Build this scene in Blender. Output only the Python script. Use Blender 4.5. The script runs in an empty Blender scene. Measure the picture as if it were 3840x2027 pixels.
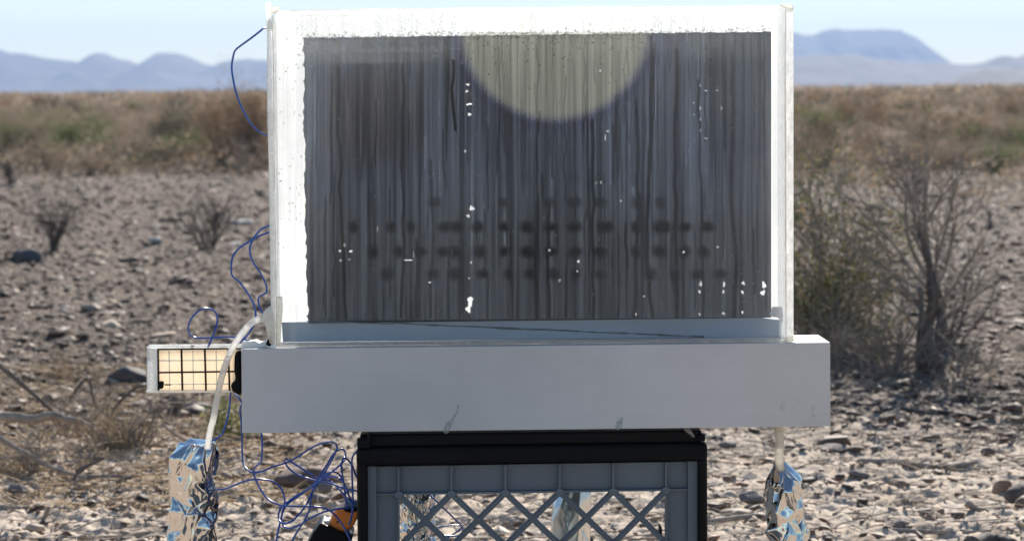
import bpy, math, random
import numpy as np
from mathutils import Vector, Matrix, Euler

R = math.radians
scene = bpy.context.scene
COL = scene.collection
random.seed(7)
RNG = np.random.default_rng(11)

# ------------------------------------------------------------------ camera
FPX = 9600.0          # focal length in photograph pixels
CAM = Vector((0.0, -2.4, 0.60))
PITCH = math.atan(683.5 / FPX)
ROLL = R(0.45)
cam_d = bpy.data.cameras.new('camera')
cam = bpy.data.objects.new('camera', cam_d)
COL.objects.link(cam)
scene.camera = cam
cam_d.sensor_width = 36.0
cam_d.lens = 90.0
cam_d.clip_start = 0.05
cam_d.clip_end = 20000
CM = Matrix.Rotation(R(90) - PITCH, 3, 'X') @ Matrix.Rotation(-ROLL, 3, 'Z')
cam.location = CAM
cam.rotation_euler = CM.to_euler()
cam_d.dof.use_dof = True
cam_d.dof.focus_distance = 2.43
cam_d.dof.aperture_fstop = 15.0

# ------------------------------------------------------------------ sky and sun
SUN_EL = R(31)
SUN_AZ = R(11)        # east of straight behind the subject
world = bpy.data.worlds.new('World')
scene.world = world
world.use_nodes = True
wn = world.node_tree
wn.nodes.clear()
sky = wn.nodes.new('ShaderNodeTexSky')
sky.sky_type = 'NISHITA'
sky.sun_disc = False
sky.sun_elevation = SUN_EL
sky.sun_rotation = SUN_AZ
sky.altitude = 100
sky.air_density = 1.15
sky.dust_density = 0.0
sky.ozone_density = 4.2
bg = wn.nodes.new('ShaderNodeBackground')
bg.inputs['Strength'].default_value = 0.076
wo = wn.nodes.new('ShaderNodeOutputWorld')
wn.links.new(sky.outputs[0], bg.inputs[0])
wn.links.new(bg.outputs[0], wo.inputs[0])

sun_d = bpy.data.lights.new('sun', 'SUN')
sun_d.energy = 5.0
sun_d.angle = R(0.53)
sun_d.color = (1.0, 0.92, 0.82)
sun = bpy.data.objects.new('sun', sun_d)
COL.objects.link(sun)
to_sun = Vector((math.sin(SUN_AZ) * math.cos(SUN_EL), math.cos(SUN_AZ) * math.cos(SUN_EL), math.sin(SUN_EL)))
sun.rotation_euler = to_sun.to_track_quat('Z', 'Y').to_euler()
sun.location = (3, 10, 8)

scene.view_settings.view_transform = 'Standard'
scene.view_settings.look = 'None'
scene.view_settings.exposure = 0.75
scene.view_settings.gamma = 1.0
scene.cycles.use_denoising = True
scene.cycles.transparent_max_bounces = 24
scene.cycles.max_bounces = 10
scene.cycles.volume_bounces = 1
scene.cycles.caustics_reflective = True

# ------------------------------------------------------------------ pixel helpers
YAW = R(1.5)
NV = Vector((-math.sin(YAW), math.cos(YAW), 0))      # depth axis of the harvester

def ray(px, py):
    return CM @ Vector(((px - 1920.0) / FPX, -(py - 1013.5) / FPX, -1.0))

def PL(px, py, t):
    """photo pixel -> point on the harvester's own plane, t metres behind its front"""
    d = ray(px, py)
    s = (t - CAM.dot(NV)) / d.dot(NV)
    return CAM + d * s

def PY(px, py, y):
    d = ray(px, py)
    return CAM + d * ((y - CAM.y) / d.y)

def PG(px, py, z=0.0):
    d = ray(px, py)
    return CAM + d * ((z - CAM.z) / d.z)

def K(pts, ox, oy, s):
    return [(ox + x / s, oy + y / s) for x, y in pts]

# ------------------------------------------------------------------ noise in numpy
def _h(ix, iy, seed):
    n = (ix.astype(np.int64) * 374761393 + iy.astype(np.int64) * 668265263 + seed * 1442695041) & 0xFFFFFFFF
    n = ((n ^ (n >> 13)) * 1274126177) & 0xFFFFFFFF
    n = n ^ (n >> 16)
    return (n & 0xFFFFFF) / float(0xFFFFFF)

def vn(x, y, seed=0):
    x = np.asarray(x, dtype=np.float64); y = np.asarray(y, dtype=np.float64)
    ix = np.floor(x); iy = np.floor(y)
    fx = x - ix; fy = y - iy
    ix = ix.astype(np.int64); iy = iy.astype(np.int64)
    fx = fx * fx * (3 - 2 * fx); fy = fy * fy * (3 - 2 * fy)
    a = _h(ix, iy, seed); b = _h(ix + 1, iy, seed); c = _h(ix, iy + 1, seed); d = _h(ix + 1, iy + 1, seed)
    return (a * (1 - fx) + b * fx) * (1 - fy) + (c * (1 - fx) + d * fx) * fy

def fbm(x, y, seed=0, octv=4, gain=0.5):
    s = 0; a = 1; t = 0
    for k in range(octv):
        s = s + a * vn(x * 2 ** k + 17.3 * k, y * 2 ** k - 9.1 * k, seed + k)
        t += a; a *= gain
    return s / t

def sstep(a, b, x):
    t = np.clip((x - a) / (b - a), 0, 1)
    return t * t * (3 - 2 * t)

# ------------------------------------------------------------------ mesh helpers
def tag(o, label=None, cat=None, group=None, kind=None):
    if label: o['label'] = label
    if cat: o['category'] = cat
    if group: o['group'] = group
    if kind: o['kind'] = kind
    return o

def mesh_np(name, V, F, mat=None, smooth=False):
    """V (n,3) array, F (m,k) int array or list of such arrays"""
    V = np.asarray(V, dtype=np.float32)
    Fs = F if isinstance(F, list) else [F]
    Fs = [np.asarray(f, dtype=np.int32) for f in Fs if len(f)]
    me = bpy.data.meshes.new(name)
    me.vertices.add(len(V)); me.vertices.foreach_set('co', V.ravel())
    nl = sum(f.size for f in Fs); npoly = sum(len(f) for f in Fs)
    me.loops.add(nl); me.polygons.add(npoly)
    me.loops.foreach_set('vertex_index', np.concatenate([f.ravel() for f in Fs]))
    tot = np.concatenate([np.full(len(f), f.shape[1], dtype=np.int32) for f in Fs])
    st = np.concatenate([[0], np.cumsum(tot)[:-1]]).astype(np.int32)
    me.polygons.foreach_set('loop_start', st)
    me.polygons.foreach_set('loop_total', tot)
    if smooth:
        me.polygons.foreach_set('use_smooth', np.ones(npoly, dtype=bool))
    me.update(calc_edges=True)
    me.validate()
    if mat is not None:
        for m in (mat if isinstance(mat, (list, tuple)) else [mat]):
            me.materials.append(m)
    return me

def color_attr(me, name, C):
    a = me.color_attributes.new(name, 'FLOAT_COLOR', 'POINT')
    C = np.asarray(C, dtype=np.float32)
    if C.shape[1] == 3:
        C = np.concatenate([C, np.ones((len(C), 1), dtype=np.float32)], axis=1)
    a.data.foreach_set('color', C.ravel())

def add(name, me, parent=None, loc=None):
    o = bpy.data.objects.new(name, me)
    COL.objects.link(o)
    if parent is not None:
        o.parent = parent
    if loc is not None:
        o.location = loc
    return o

def rooted(name, V, F, mat, parent=None, smooth=False, origin=None):
    """V given in world space; a child is stored relative to its parents"""
    V = np.asarray(V, dtype=np.float64)
    if parent is not None:
        p = parent; off = np.zeros(3)
        while p is not None:
            off += np.array(p.location); p = p.parent
        return add(name, mesh_np(name, V - off, F, mat, smooth), parent)
    if origin is None:
        origin = ((V[:, 0].min() + V[:, 0].max()) / 2, (V[:, 1].min() + V[:, 1].max()) / 2, V[:, 2].min())
    o = add(name, mesh_np(name, V - np.array(origin), F, mat, smooth))
    o.location = origin
    return o

def empty(name, loc):
    o = bpy.data.objects.new(name, None)
    o.empty_display_size = 0.05
    COL.objects.link(o); o.location = loc
    return o

class MB:
    def __init__(s): s.V = []; s.F = []
    def addvf(s, V, F):
        b = len(s.V); s.V += [tuple(v) for v in V]; s.F += [tuple(i + b for i in f) for f in F]
    def prism(s, P, dv):
        n = len(P); P = [Vector(p) for p in P]; Q = [p + dv for p in P]
        F = [tuple(range(n)), tuple(range(2 * n - 1, n - 1, -1))]
        F += [(i, i + n, (i + 1) % n + n, (i + 1) % n) for i in range(n)]
        s.addvf(P + Q, [tuple(reversed(f)) for f in F])
    def build(s, name, mat, parent=None, bevel=0.0, smooth=False, segs=2):
        V = np.array(s.V, dtype=np.float64)
        if parent is not None:
            p = parent
            while p is not None:
                V = V - np.array(p.location); p = p.parent
            org = None
        else:
            org = np.array(((V[:, 0].min() + V[:, 0].max()) / 2, (V[:, 1].min() + V[:, 1].max()) / 2, V[:, 2].min()))
            V = V - org
        me = bpy.data.meshes.new(name)
        me.from_pydata(V.tolist(), [], s.F)
        import bmesh
        bm = bmesh.new(); bm.from_mesh(me)
        bmesh.ops.recalc_face_normals(bm, faces=bm.faces)
        bm.to_mesh(me); bm.free()
        if smooth:
            for p in me.polygons: p.use_smooth = True
        me.materials.append(mat)
        o = add(name, me, parent, None if org is None else org)
        if bevel:
            m = o.modifiers.new('bevel', 'BEVEL'); m.width = bevel; m.segments = segs; m.limit_method = 'ANGLE'
        return o

def pslab(mb, pix, t0, t1):
    mb.prism([PL(x, y, t0) for x, y in pix], NV * (t1 - t0))
    return mb

def catmull(P, n=8):
    P = [Vector(p) for p in P]
    if len(P) < 3: return P
    Q = [P[0] * 2 - P[1]] + P + [P[-1] * 2 - P[-2]]
    out = []
    for i in range(1, len(Q) - 2):
        a, b, c, d = Q[i - 1:i + 3]
        for k in range(n):
            t = k / n
            out.append(0.5 * ((2 * b) + (c - a) * t + (2 * a - 5 * b + 4 * c - d) * t * t + (3 * b - a - 3 * c + d) * t ** 3))
    out.append(P[-1])
    return out

def tube(P, r, sides=8, cap=True):
    P = np.array([tuple(p) for p in P], dtype=np.float64); n = len(P)
    r = np.full(n, r) if np.isscalar(r) else np.asarray(r)
    T = np.gradient(P, axis=0); T /= np.linalg.norm(T, axis=1)[:, None] + 1e-12
    ref = np.array([0.0, 0.0, 1.0]) if abs(T[0, 2]) < 0.9 else np.array([0.0, 1.0, 0.0])
    U = np.zeros_like(P)
    u = np.cross(T[0], ref); u /= np.linalg.norm(u)
    for i in range(n):
        u = u - T[i] * u.dot(T[i]); u /= np.linalg.norm(u) + 1e-12; U[i] = u
    W = np.cross(T, U)
    a = np.arange(sides) / sides * 2 * math.pi
    V = P[:, None, :] + r[:, None, None] * (np.cos(a)[None, :, None] * U[:, None, :] + np.sin(a)[None, :, None] * W[:, None, :])
    V = V.reshape(-1, 3)
    i = np.arange(n - 1)[:, None]; j = np.arange(sides)[None, :]; j2 = (j + 1) % sides
    F = np.stack([(i * sides + j), (i * sides + j2), ((i + 1) * sides + j2), ((i + 1) * sides + j)], axis=-1).reshape(-1, 4)
    return V, F

def merge(parts):
    Vs = []; Fs = {}; b = 0
    for V, F in parts:
        Vs.append(V); k = F.shape[1]
        Fs.setdefault(k, []).append(F + b); b += len(V)
    return np.concatenate(Vs), [np.concatenate(f) for f in Fs.values()]

# ------------------------------------------------------------------ materials
def newmat(name):
    m = bpy.data.materials.new(name); m.use_nodes = True
    nt = m.node_tree; nt.nodes.clear()
    out = nt.nodes.new('ShaderNodeOutputMaterial')
    return m, nt, out

def N(nt, t, **kw):
    n = nt.nodes.new(t)
    for k, v in kw.items():
        if k.startswith('i_'):
            key = k[2:].replace('_', ' ')
            n.inputs[key].default_value = v
        else:
            setattr(n, k, v)
    return n

def L(nt, a, b): nt.links.new(a, b)

def coords(nt, scale=(1, 1, 1), kind='Object'):
    tc = N(nt, 'ShaderNodeTexCoord'); mp = N(nt, 'ShaderNodeMapping')
    mp.inputs['Scale'].default_value = scale
    L(nt, tc.outputs[kind], mp.inputs['Vector'])
    return mp.outputs[0]

def noise(nt, vec, scale, detail=4, rough=0.55):
    n = N(nt, 'ShaderNodeTexNoise'); n.inputs['Scale'].default_value = scale
    n.inputs['Detail'].default_value = detail; n.inputs['Roughness'].default_value = rough
    if vec is not None: L(nt, vec, n.inputs['Vector'])
    return n.outputs['Fac']

def ramp(nt, fac, stops):
    r = N(nt, 'ShaderNodeValToRGB')
    el = r.color_ramp.elements
    while len(el) < len(stops): el.new(0.5)
    for e, (p, c) in zip(el, stops):
        e.position = p; e.color = (*c, 1) if len(c) == 3 else c
    L(nt, fac, r.inputs[0])
    return r.outputs[0]

def bump(nt, fac, strength, dist=0.001):
    b = N(nt, 'ShaderNodeBump'); b.inputs['Strength'].default_value = strength
    b.inputs['Distance'].default_value = dist
    L(nt, fac, b.inputs['Height']); return b.outputs[0]

def simple(name, c1, c2=None, scale=20, rough=0.6, metal=0.0, bmp=0.0, bdist=0.001, spec=0.5, stretch=(1, 1, 1)):
    m, nt, out = newmat(name)
    p = N(nt, 'ShaderNodeBsdfPrincipled')
    p.inputs['Roughness'].default_value = rough; p.inputs['Metallic'].default_value = metal
    p.inputs['Specular IOR Level'].default_value = spec
    v = coords(nt, stretch)
    nz = noise(nt, v, scale)
    L(nt, ramp(nt, nz, [(0.3, c1), (0.7, c2 or c1)]), p.inputs['Base Color'])
    if bmp: L(nt, bump(nt, nz, bmp, bdist), p.inputs['Normal'])
    L(nt, p.outputs[0], out.inputs[0])
    return m

def clearish(name, tint, transp, transl, gloss=0.06, rough=0.08, bscale=60, bstr=0.3, diff=0.1):
    """frosted acrylic / glue / hose: part clear, part light-scattering, part shiny"""
    m, nt, out = newmat(name)
    v = coords(nt)
    nz = noise(nt, v, bscale, 5)
    bn = bump(nt, nz, bstr, 0.002)
    tr = N(nt, 'ShaderNodeBsdfTransparent'); tr.inputs[0].default_value = (0.97, 0.98, 0.98, 1)
    tl = N(nt, 'ShaderNodeBsdfTranslucent'); tl.inputs[0].default_value = (*tint, 1)
    df = N(nt, 'ShaderNodeBsdfDiffuse'); df.inputs[0].default_value = (*tint, 1)
    gl = N(nt, 'ShaderNodeBsdfGlossy'); gl.inputs['Roughness'].default_value = rough
    for s in (df, gl): L(nt, bn, s.inputs['Normal'])
    m1 = N(nt, 'ShaderNodeMixShader'); m1.inputs[0].default_value = diff
    L(nt, tl.outputs[0], m1.inputs[1]); L(nt, df.outputs[0], m1.inputs[2])
    m2 = N(nt, 'ShaderNodeMixShader')
    mr = N(nt, 'ShaderNodeMapRange')
    mr.inputs['From Min'].default_value = 0.35; mr.inputs['From Max'].default_value = 0.65
    mr.inputs['To Min'].default_value = max(0, transl - 0.18); mr.inputs['To Max'].default_value = min(1, transl + 0.18)
    L(nt, nz, mr.inputs[0]); L(nt, mr.outputs[0], m2.inputs[0])
    L(nt, tr.outputs[0], m2.inputs[1]); L(nt, m1.outputs[0], m2.inputs[2])
    fr = N(nt, 'ShaderNodeLayerWeight'); fr.inputs[0].default_value = 0.25
    mm = N(nt, 'ShaderNodeMath', operation='MULTIPLY_ADD'); mm.inputs[1].default_value = 0.3; mm.inputs[2].default_value = gloss
    L(nt, fr.outputs['Fresnel'], mm.inputs[0])
    m3 = N(nt, 'ShaderNodeMixShader')
    L(nt, mm.outputs[0], m3.inputs[0]); L(nt, m2.outputs[0], m3.inputs[1]); L(nt, gl.outputs[0], m3.inputs[2])
    L(nt, m3.outputs[0], out.inputs[0])
    return m

def mat_attr(name, attr='Col', rough=0.85, spec=0.3, bscale=60, bstr=0.3, transl=0.0, bdist=0.003):
    m, nt, out = newmat(name)
    a = N(nt, 'ShaderNodeAttribute'); a.attribute_name = attr
    p = N(nt, 'ShaderNodeBsdfPrincipled'); p.inputs['Roughness'].default_value = rough
    p.inputs['Specular IOR Level'].default_value = spec
    L(nt, a.outputs['Color'], p.inputs['Base Color'])
    if bstr: L(nt, bump(nt, noise(nt, coords(nt), bscale), bstr, bdist), p.inputs['Normal'])
    if transl:
        t = N(nt, 'ShaderNodeBsdfTranslucent'); L(nt, a.outputs['Color'], t.inputs[0])
        mx = N(nt, 'ShaderNodeMixShader'); mx.inputs[0].default_value = transl
        L(nt, p.outputs[0], mx.inputs[1]); L(nt, t.outputs[0], mx.inputs[2]); L(nt, mx.outputs[0], out.inputs[0])
    else:
        L(nt, p.outputs[0], out.inputs[0])
    return m

def mat_aluminium(name, base=(0.66, 0.66, 0.67), rough=0.36, brush=True, metal=1.0):
    m, nt, out = newmat(name)
    p = N(nt, 'ShaderNodeBsdfPrincipled'); p.inputs['Metallic'].default_value = metal
    v = coords(nt, (2.5, 2.5, 900))
    nz = noise(nt, v, 1.0, 3)
    v2 = coords(nt, (1, 1, 1)); n2 = noise(nt, v2, 9, 5)
    n3 = noise(nt, v2, 240, 2)
    dark = ramp(nt, n3, [(0.20, (0.6, 0.6, 0.6)), (0.25, (1, 1, 1))])
    cr = ramp(nt, n2, [(0.25, tuple(c * 0.84 for c in base)), (0.6, base)])
    st_ = ramp(nt, noise(nt, coords(nt, (3, 3, 420)), 1.0, 4), [(0.3, (0.965, 0.965, 0.965)), (0.7, (1, 1, 1))])
    ms = N(nt, 'ShaderNodeMixRGB', blend_type='MULTIPLY'); ms.inputs[0].default_value = 1
    L(nt, cr, ms.inputs[1]); L(nt, st_, ms.inputs[2]); cr = ms.outputs[0]
    mx = N(nt, 'ShaderNodeMixRGB', blend_type='MULTIPLY'); mx.inputs[0].default_value = 1
    L(nt, cr, mx.inputs[1]); L(nt, dark, mx.inputs[2]); L(nt, mx.outputs[0], p.inputs['Base Color'])
    mr = N(nt, 'ShaderNodeMapRange'); mr.inputs['To Min'].default_value = rough - 0.04; mr.inputs['To Max'].default_value = rough + 0.05
    L(nt, n2, mr.inputs[0]); L(nt, mr.outputs[0], p.inputs['Roughness'])
    if brush:
        L(nt, bump(nt, nz, 0.14, 0.0004), p.inputs['Normal'])
        p.inputs['Anisotropic'].default_value = 0.9
        tz = N(nt, 'ShaderNodeCombineXYZ'); tz.inputs[2].default_value = 1.0     # brushed sideways: spreads up and down
        L(nt, tz.outputs[0], p.inputs['Tangent'])
    L(nt, p.outputs[0], out.inputs[0])
    return m

M = {}
M['alu'] = mat_aluminium('brushed_aluminium', (0.66, 0.65, 0.65), 0.55, metal=0.42)
M['alu_in'] = mat_aluminium('inner_aluminium', (0.34, 0.41, 0.51), 0.35)
M['acrylic_edge'] = clearish('acrylic_edge', (0.99, 0.99, 0.97), 0.3, 0.55, 0.03, 0.12, 90, 0.6)
M['acrylic_frost'] = clearish('frosted_acrylic', (0.80, 0.81, 0.81), 0.3, 0.72, 0.03, 0.2, 14, 0.1, 0.02)
M['acrylic_clear'] = clearish('clear_acrylic', (0.95, 0.95, 0.95), 0.95, 0.0, 0.0, 0.02, 4, 0.01)
M['glue'] = clearish('hot_glue', (0.93, 0.89, 0.80), 0.5, 0.6, 0.05, 0.15, 120, 0.7, 0.12)
M['hose'] = clearish('clear_hose', (0.88, 0.86, 0.82), 0.5, 0.62, 0.10, 0.12, 40, 0.2, 0.35)
M['hose_end'] = clearish('cloudy_hose', (0.75, 0.70, 0.60), 0.4, 0.75, 0.08, 0.2, 60, 0.2, 0.5)
M['black'] = simple('black_plastic', (0.003, 0.003, 0.004), (0.005, 0.005, 0.006), 30, 0.45, spec=0.12)
M['black_soft'] = simple('black_rubber', (0.004, 0.004, 0.005), (0.007, 0.007, 0.009), 50, 0.6, spec=0.12)
M['grey'] = simple('grey_plastic', (0.105, 0.125, 0.150), (0.13, 0.155, 0.18), 9, 0.5, bmp=0.12, spec=0.35)
M['blue'] = simple('blue_insulation', (0.016, 0.075, 0.34), (0.03, 0.10, 0.42), 8, 0.28, spec=0.6)
M['orange'] = simple('orange_plastic', (0.62, 0.16, 0.012), (0.75, 0.22, 0.02), 30, 0.4)
M['white_pl'] = simple('white_plastic', (0.75, 0.75, 0.73), (0.82, 0.82, 0.80), 30, 0.4)
M['tile'] = None

m, nt, out = newmat('beige_tile')
tl = N(nt, 'ShaderNodeBsdfTranslucent'); df = N(nt, 'ShaderNodeBsdfDiffuse')
c = ramp(nt, noise(nt, coords(nt), 120, 4), [(0.3, (0.90, 0.80, 0.66)), (0.7, (0.94, 0.86, 0.74))])
L(nt, c, tl.inputs[0]); L(nt, c, df.inputs[0])
mx = N(nt, 'ShaderNodeMixShader'); mx.inputs[0].default_value = 0.35
L(nt, tl.outputs[0], mx.inputs[1]); L(nt, df.outputs[0], mx.inputs[2]); L(nt, mx.outputs[0], out.inputs[0])
M['tile'] = m
M['grid_grey'] = clearish('grey_grid', (0.55, 0.66, 0.72), 0.3, 0.5, 0.0, 0.4, 40, 0.1, 0.5)

m, nt, out = newmat('kitchen_foil')
p = N(nt, 'ShaderNodeBsdfPrincipled'); p.inputs['Metallic'].default_value = 1.0
p.inputs['Base Color'].default_value = (0.68, 0.64, 0.60, 1); p.inputs['Roughness'].default_value = 0.06
v = coords(nt)
L(nt, bump(nt, noise(nt, v, 55, 2), 0.10, 0.003), p.inputs['Normal'])
L(nt, p.outputs[0], out.inputs[0]); M['foil'] = m
m, nt, out = newmat('dull_foil')
p = N(nt, 'ShaderNodeBsdfPrincipled'); p.inputs['Metallic'].default_value = 1.0
p.inputs['Base Color'].default_value = (0.72, 0.71, 0.68, 1); p.inputs['Roughness'].default_value = 0.3
L(nt, bump(nt, noise(nt, coords(nt), 45, 3), 0.25, 0.003), p.inputs['Normal'])
L(nt, p.outputs[0], out.inputs[0]); M['foil_dull'] = m

M['bark'] = simple('weathered_wood', (0.20, 0.165, 0.135), (0.36, 0.31, 0.26), 70, 0.9, bmp=0.6, bdist=0.002)
M['bark_dark'] = simple('dark_twigs', (0.075, 0.062, 0.055), (0.16, 0.135, 0.115), 50, 0.9, bmp=0.4)
M['straw'] = simple('dry_straw', (0.36, 0.25, 0.14), (0.50, 0.38, 0.24), 40, 0.9)
M['leaf'] = mat_attr('shrub_leaf', rough=0.8, bstr=0, transl=0.24)
M['stone'] = mat_attr('stone', rough=0.75, spec=0.35, bscale=90, bstr=0.5)
M['pebble'] = mat_attr('pebbles', rough=0.7, spec=0.4, bscale=150, bstr=0.3)

# ground
m, nt, out = newmat('desert_soil')
geo = N(nt, 'ShaderNodeNewGeometry')
sx = N(nt, 'ShaderNodeSeparateXYZ'); L(nt, geo.outputs['Position'], sx.inputs[0])
pos = geo.outputs['Position']
n_big = noise(nt, pos, 0.9, 5)
n_mid = noise(nt, pos, 9, 6, 0.65)
n_fin = noise(nt, pos, 90, 4, 0.6)
ad = N(nt, 'ShaderNodeMath', operation='MULTIPLY_ADD'); ad.inputs[1].default_value = 1.4
L(nt, n_big, ad.inputs[0]); L(nt, sx.outputs['Y'], ad.inputs[2])
zone = N(nt, 'ShaderNodeMapRange'); zone.inputs['From Min'].default_value = 2.2; zone.inputs['From Max'].default_value = 3.4
L(nt, ad.outputs[0], zone.inputs[0])
far = N(nt, 'ShaderNodeMapRange'); far.inputs['From Min'].default_value = 14; far.inputs['From Max'].default_value = 22
L(nt, sx.outputs['Y'], far.inputs[0])
sand = ramp(nt, n_mid, [(0.30, (0.36, 0.28, 0.21)), (0.55, (0.62, 0.52, 0.41)), (0.8, (0.74, 0.64, 0.52))])
grav = ramp(nt, n_mid, [(0.30, (0.10, 0.073, 0.055)), (0.6, (0.175, 0.132, 0.10)), (0.85, (0.27, 0.21, 0.165))])
scru = ramp(nt, n_mid, [(0.3, (0.16, 0.115, 0.08)), (0.7, (0.27, 0.20, 0.14))])
x1 = N(nt, 'ShaderNodeMixRGB'); L(nt, zone.outputs[0], x1.inputs[0]); L(nt, sand, x1.inputs[1]); L(nt, grav, x1.inputs[2])
x2 = N(nt, 'ShaderNodeMixRGB'); L(nt, far.outputs[0], x2.inputs[0]); L(nt, x1.outputs[0], x2.inputs[1]); L(nt, scru, x2.inputs[2])
x3 = N(nt, 'ShaderNodeMixRGB', blend_type='MULTIPLY'); x3.inputs[0].default_value = 0.6
L(nt, x2.outputs[0], x3.inputs[1]); L(nt, ramp(nt, n_fin, [(0.3, (0.6, 0.58, 0.56)), (0.6, (1, 1, 1))]), x3.inputs[2])
p = N(nt, 'ShaderNodeBsdfPrincipled'); p.inputs['Roughness'].default_value = 0.92; p.inputs['Specular IOR Level'].default_value = 0.2
L(nt, x3.outputs[0], p.inputs['Base Color']); L(nt, bump(nt, n_fin, 0.5, 0.006), p.inputs['Normal'])
L(nt, p.outputs[0], out.inputs[0]); M['soil'] = m

M['mountain'] = simple('mountain_rock', (0.10, 0.085, 0.075), (0.17, 0.14, 0.12), 0.02, 0.95)

# ------------------------------------------------------------------ ground
def H(x, y):
    x = np.asarray(x, dtype=np.float64); y = np.asarray(y, dtype=np.float64)
    D = np.maximum(y + 2.4, 0.5)
    near = 1 - sstep(18, 40, D)
    dev = 1 - 0.75 * np.exp(-((x / 0.5) ** 2 + ((y - 0.12) / 0.35) ** 2) ** 2)
    h = 0.05 * (fbm(x * 0.6, y * 0.6, 3, 3) - 0.5) * sstep(2.6, 4.5, D)
    h = h + 1.0 * (fbm(x * 0.01, y * 0.01, 5, 3) - 0.5) * sstep(30, 200, D)
    b = fbm(x * 7, y * 9, 21, 3)
    h = h + near * dev * 0.032 * (b - 0.5) * (0.45 + 0.55 * sstep(4.2, 5.5, D))
    r = 1 - np.abs(2 * fbm(x * 16, y * 24, 31, 3) - 1)
    h = h + near * dev * 0.018 * (r - 0.75)
    r2 = 1 - np.abs(2 * fbm(x * 38, y * 70, 51, 3) - 1)
    h = h + near * dev * 0.010 * (r2 - 0.75) * (1 - 0.5 * sstep(5, 7, D))
    c = fbm(x * 60, y * 90, 41, 2)
    h = h + near * dev * 0.010 * (c - 0.5)
    return h

nu, nv = 860, 0
gi = np.linspace(-0.27, 0.27, 760)
go = np.array([0.30, 0.35, 0.42, 0.55, 0.8, 1.2, 2, 4, 8, 16, 40])
g = np.concatenate([-go[::-1], gi, go])
rows = [-60, -20, -8, -4, -2, -1, 0.0, 0.6, 1.1, 1.6, 2.0, 2.4, 2.8, 3.05]
Drow = np.exp(np.linspace(math.log(3.15), math.log(19), 820))
Dfar = np.exp(np.linspace(math.log(19.2), math.log(6000), 150))
D = np.concatenate([rows, Drow, Dfar])
S = np.maximum(D, 3.0)
XX = g[None, :] * S[:, None]
YY = np.repeat((D - 2.4)[:, None], len(g), axis=1)
ZZ = H(XX, YY)
V = np.stack([XX, YY, ZZ], axis=-1).reshape(-1, 3)
nr, nc = XX.shape
i = np.arange(nr - 1)[:, None]; j = np.arange(nc - 1)[None, :]
F = np.stack([i * nc + j, i * nc + j + 1, (i + 1) * nc + j + 1, (i + 1) * nc + j], axis=-1).reshape(-1, 4)
ground = add('ground', mesh_np('ground', V, F, M['soil'], True))
tag(ground, 'stony tan desert floor stretching to the horizon', kind='structure')

def hz(x, y): return float(H(np.array([x]), np.array([y]))[0])

# ------------------------------------------------------------------ mountains (two ranges, far off)
def mountain(name, prof, dist, depth, label, seed, foot=-4):
    pts = [PY(x, y, dist) for x, y in prof]
    xs = np.array([p.x for p in pts]); zs = np.array([p.z for p in pts])
    n = 260; m_ = 40
    X = np.linspace(xs[0], xs[-1], n)
    Z = np.interp(X, xs, zs)
    Z = Z + 2.6 * (np.abs(2 * fbm(X / 22.0, X * 0, seed + 7, 4) - 1) - 0.3)
    T = np.linspace(-1, 1, m_)
    XX = np.repeat(X[None, :], m_, 0); TT = np.repeat(T[:, None], n, 1)
    prof_t = np.clip(1 - np.abs(TT) ** 1.25, 0, 1)
    rough = 1 - 0.55 * (1 - prof_t) * np.abs(2 * fbm(XX * 0.02, TT * 2.5, seed, 4) - 1) * (np.abs(TT) > 0.02)
    ZZ = foot + (Z[None, :] - foot) * prof_t * rough
    YY = dist + TT * depth
    V = np.stack([XX, YY, ZZ], -1).reshape(-1, 3)
    i = np.arange(m_ - 1)[:, None]; j = np.arange(n - 1)[None, :]
    F = np.stack([i * n + j, i * n + j + 1, (i + 1) * n + j + 1, (i + 1) * n + j], -1).reshape(-1, 4)
    o = add(name, mesh_np(name, V, F, M['mountain'], True))
    tag(o, label, kind='structure'); return o

left_prof = [(-900, 215), (-500, 260), (-250, 150), (-60, 165), (0, 183), (40, 197), (100, 200), (140, 212), (215, 225), (265, 225), (305, 232),
             (325, 222), (345, 203), (365, 198), (390, 200), (430, 215), (490, 227), (520, 243), (545, 228), (570, 210), (590, 196),
             (615, 194), (665, 197), (720, 215), (760, 235), (800, 249), (835, 232), (890, 224), (940, 221), (1000, 222), (1100, 215), (1250, 240), (1500, 330)]
mountain('mountain_range', left_prof, 2500, 300, 'hazy blue jagged mountain range left of the device', 61)
right_prof = [(2300, 320), (2600, 200), (2760, 140), (2900, 112), (2975, 118), (3010, 128), (3040, 132), (3060, 126), (3090, 112), (3120, 106), (3200, 110), (3300, 106),
              (3370, 110), (3430, 138), (3480, 185), (3520, 222), (3545, 238), (3620, 245), (3720, 300)]
mountain('mesa_mountain', right_prof, 3000, 350, 'flat topped hazy blue mountain right of the device', 62)
rl_prof = [(2500, 300), (2700, 240), (2980, 210), (3040, 203), (3200, 208), (3260, 214), (3300, 226), (3400, 232), (3560, 240), (3650, 238), (3720, 222), (3760, 215), (3810, 216), (3860, 196), (4000, 170), (4300, 250), (4600, 300)]
mountain('low_hills', rl_prof, 1700, 200, 'long low grey blue hills before the flat topped mountain', 63)
rr = [(3500, 330), (3600, 292), (3640, 275), (3690, 256), (3760, 252), (3820, 262), (3900, 250), (4100, 280), (4300, 320)]
mountain('dark_hill', rr, 1100, 120, 'small darker hill at the right edge of the plain', 64)

# ------------------------------------------------------------------ stones
ICO_V = None
def ico(sub):
    import bmesh
    bm = bmesh.new(); bmesh.ops.create_icosphere(bm, subdivisions=sub, radius=1.0)
    V = np.array([v.co[:] for v in bm.verts]); F = np.array([[v.index for v in f.verts] for f in bm.faces])
    bm.free(); return V, F
IV1, IF1 = ico(1)
IV3, IF3 = ico(4)

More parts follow.
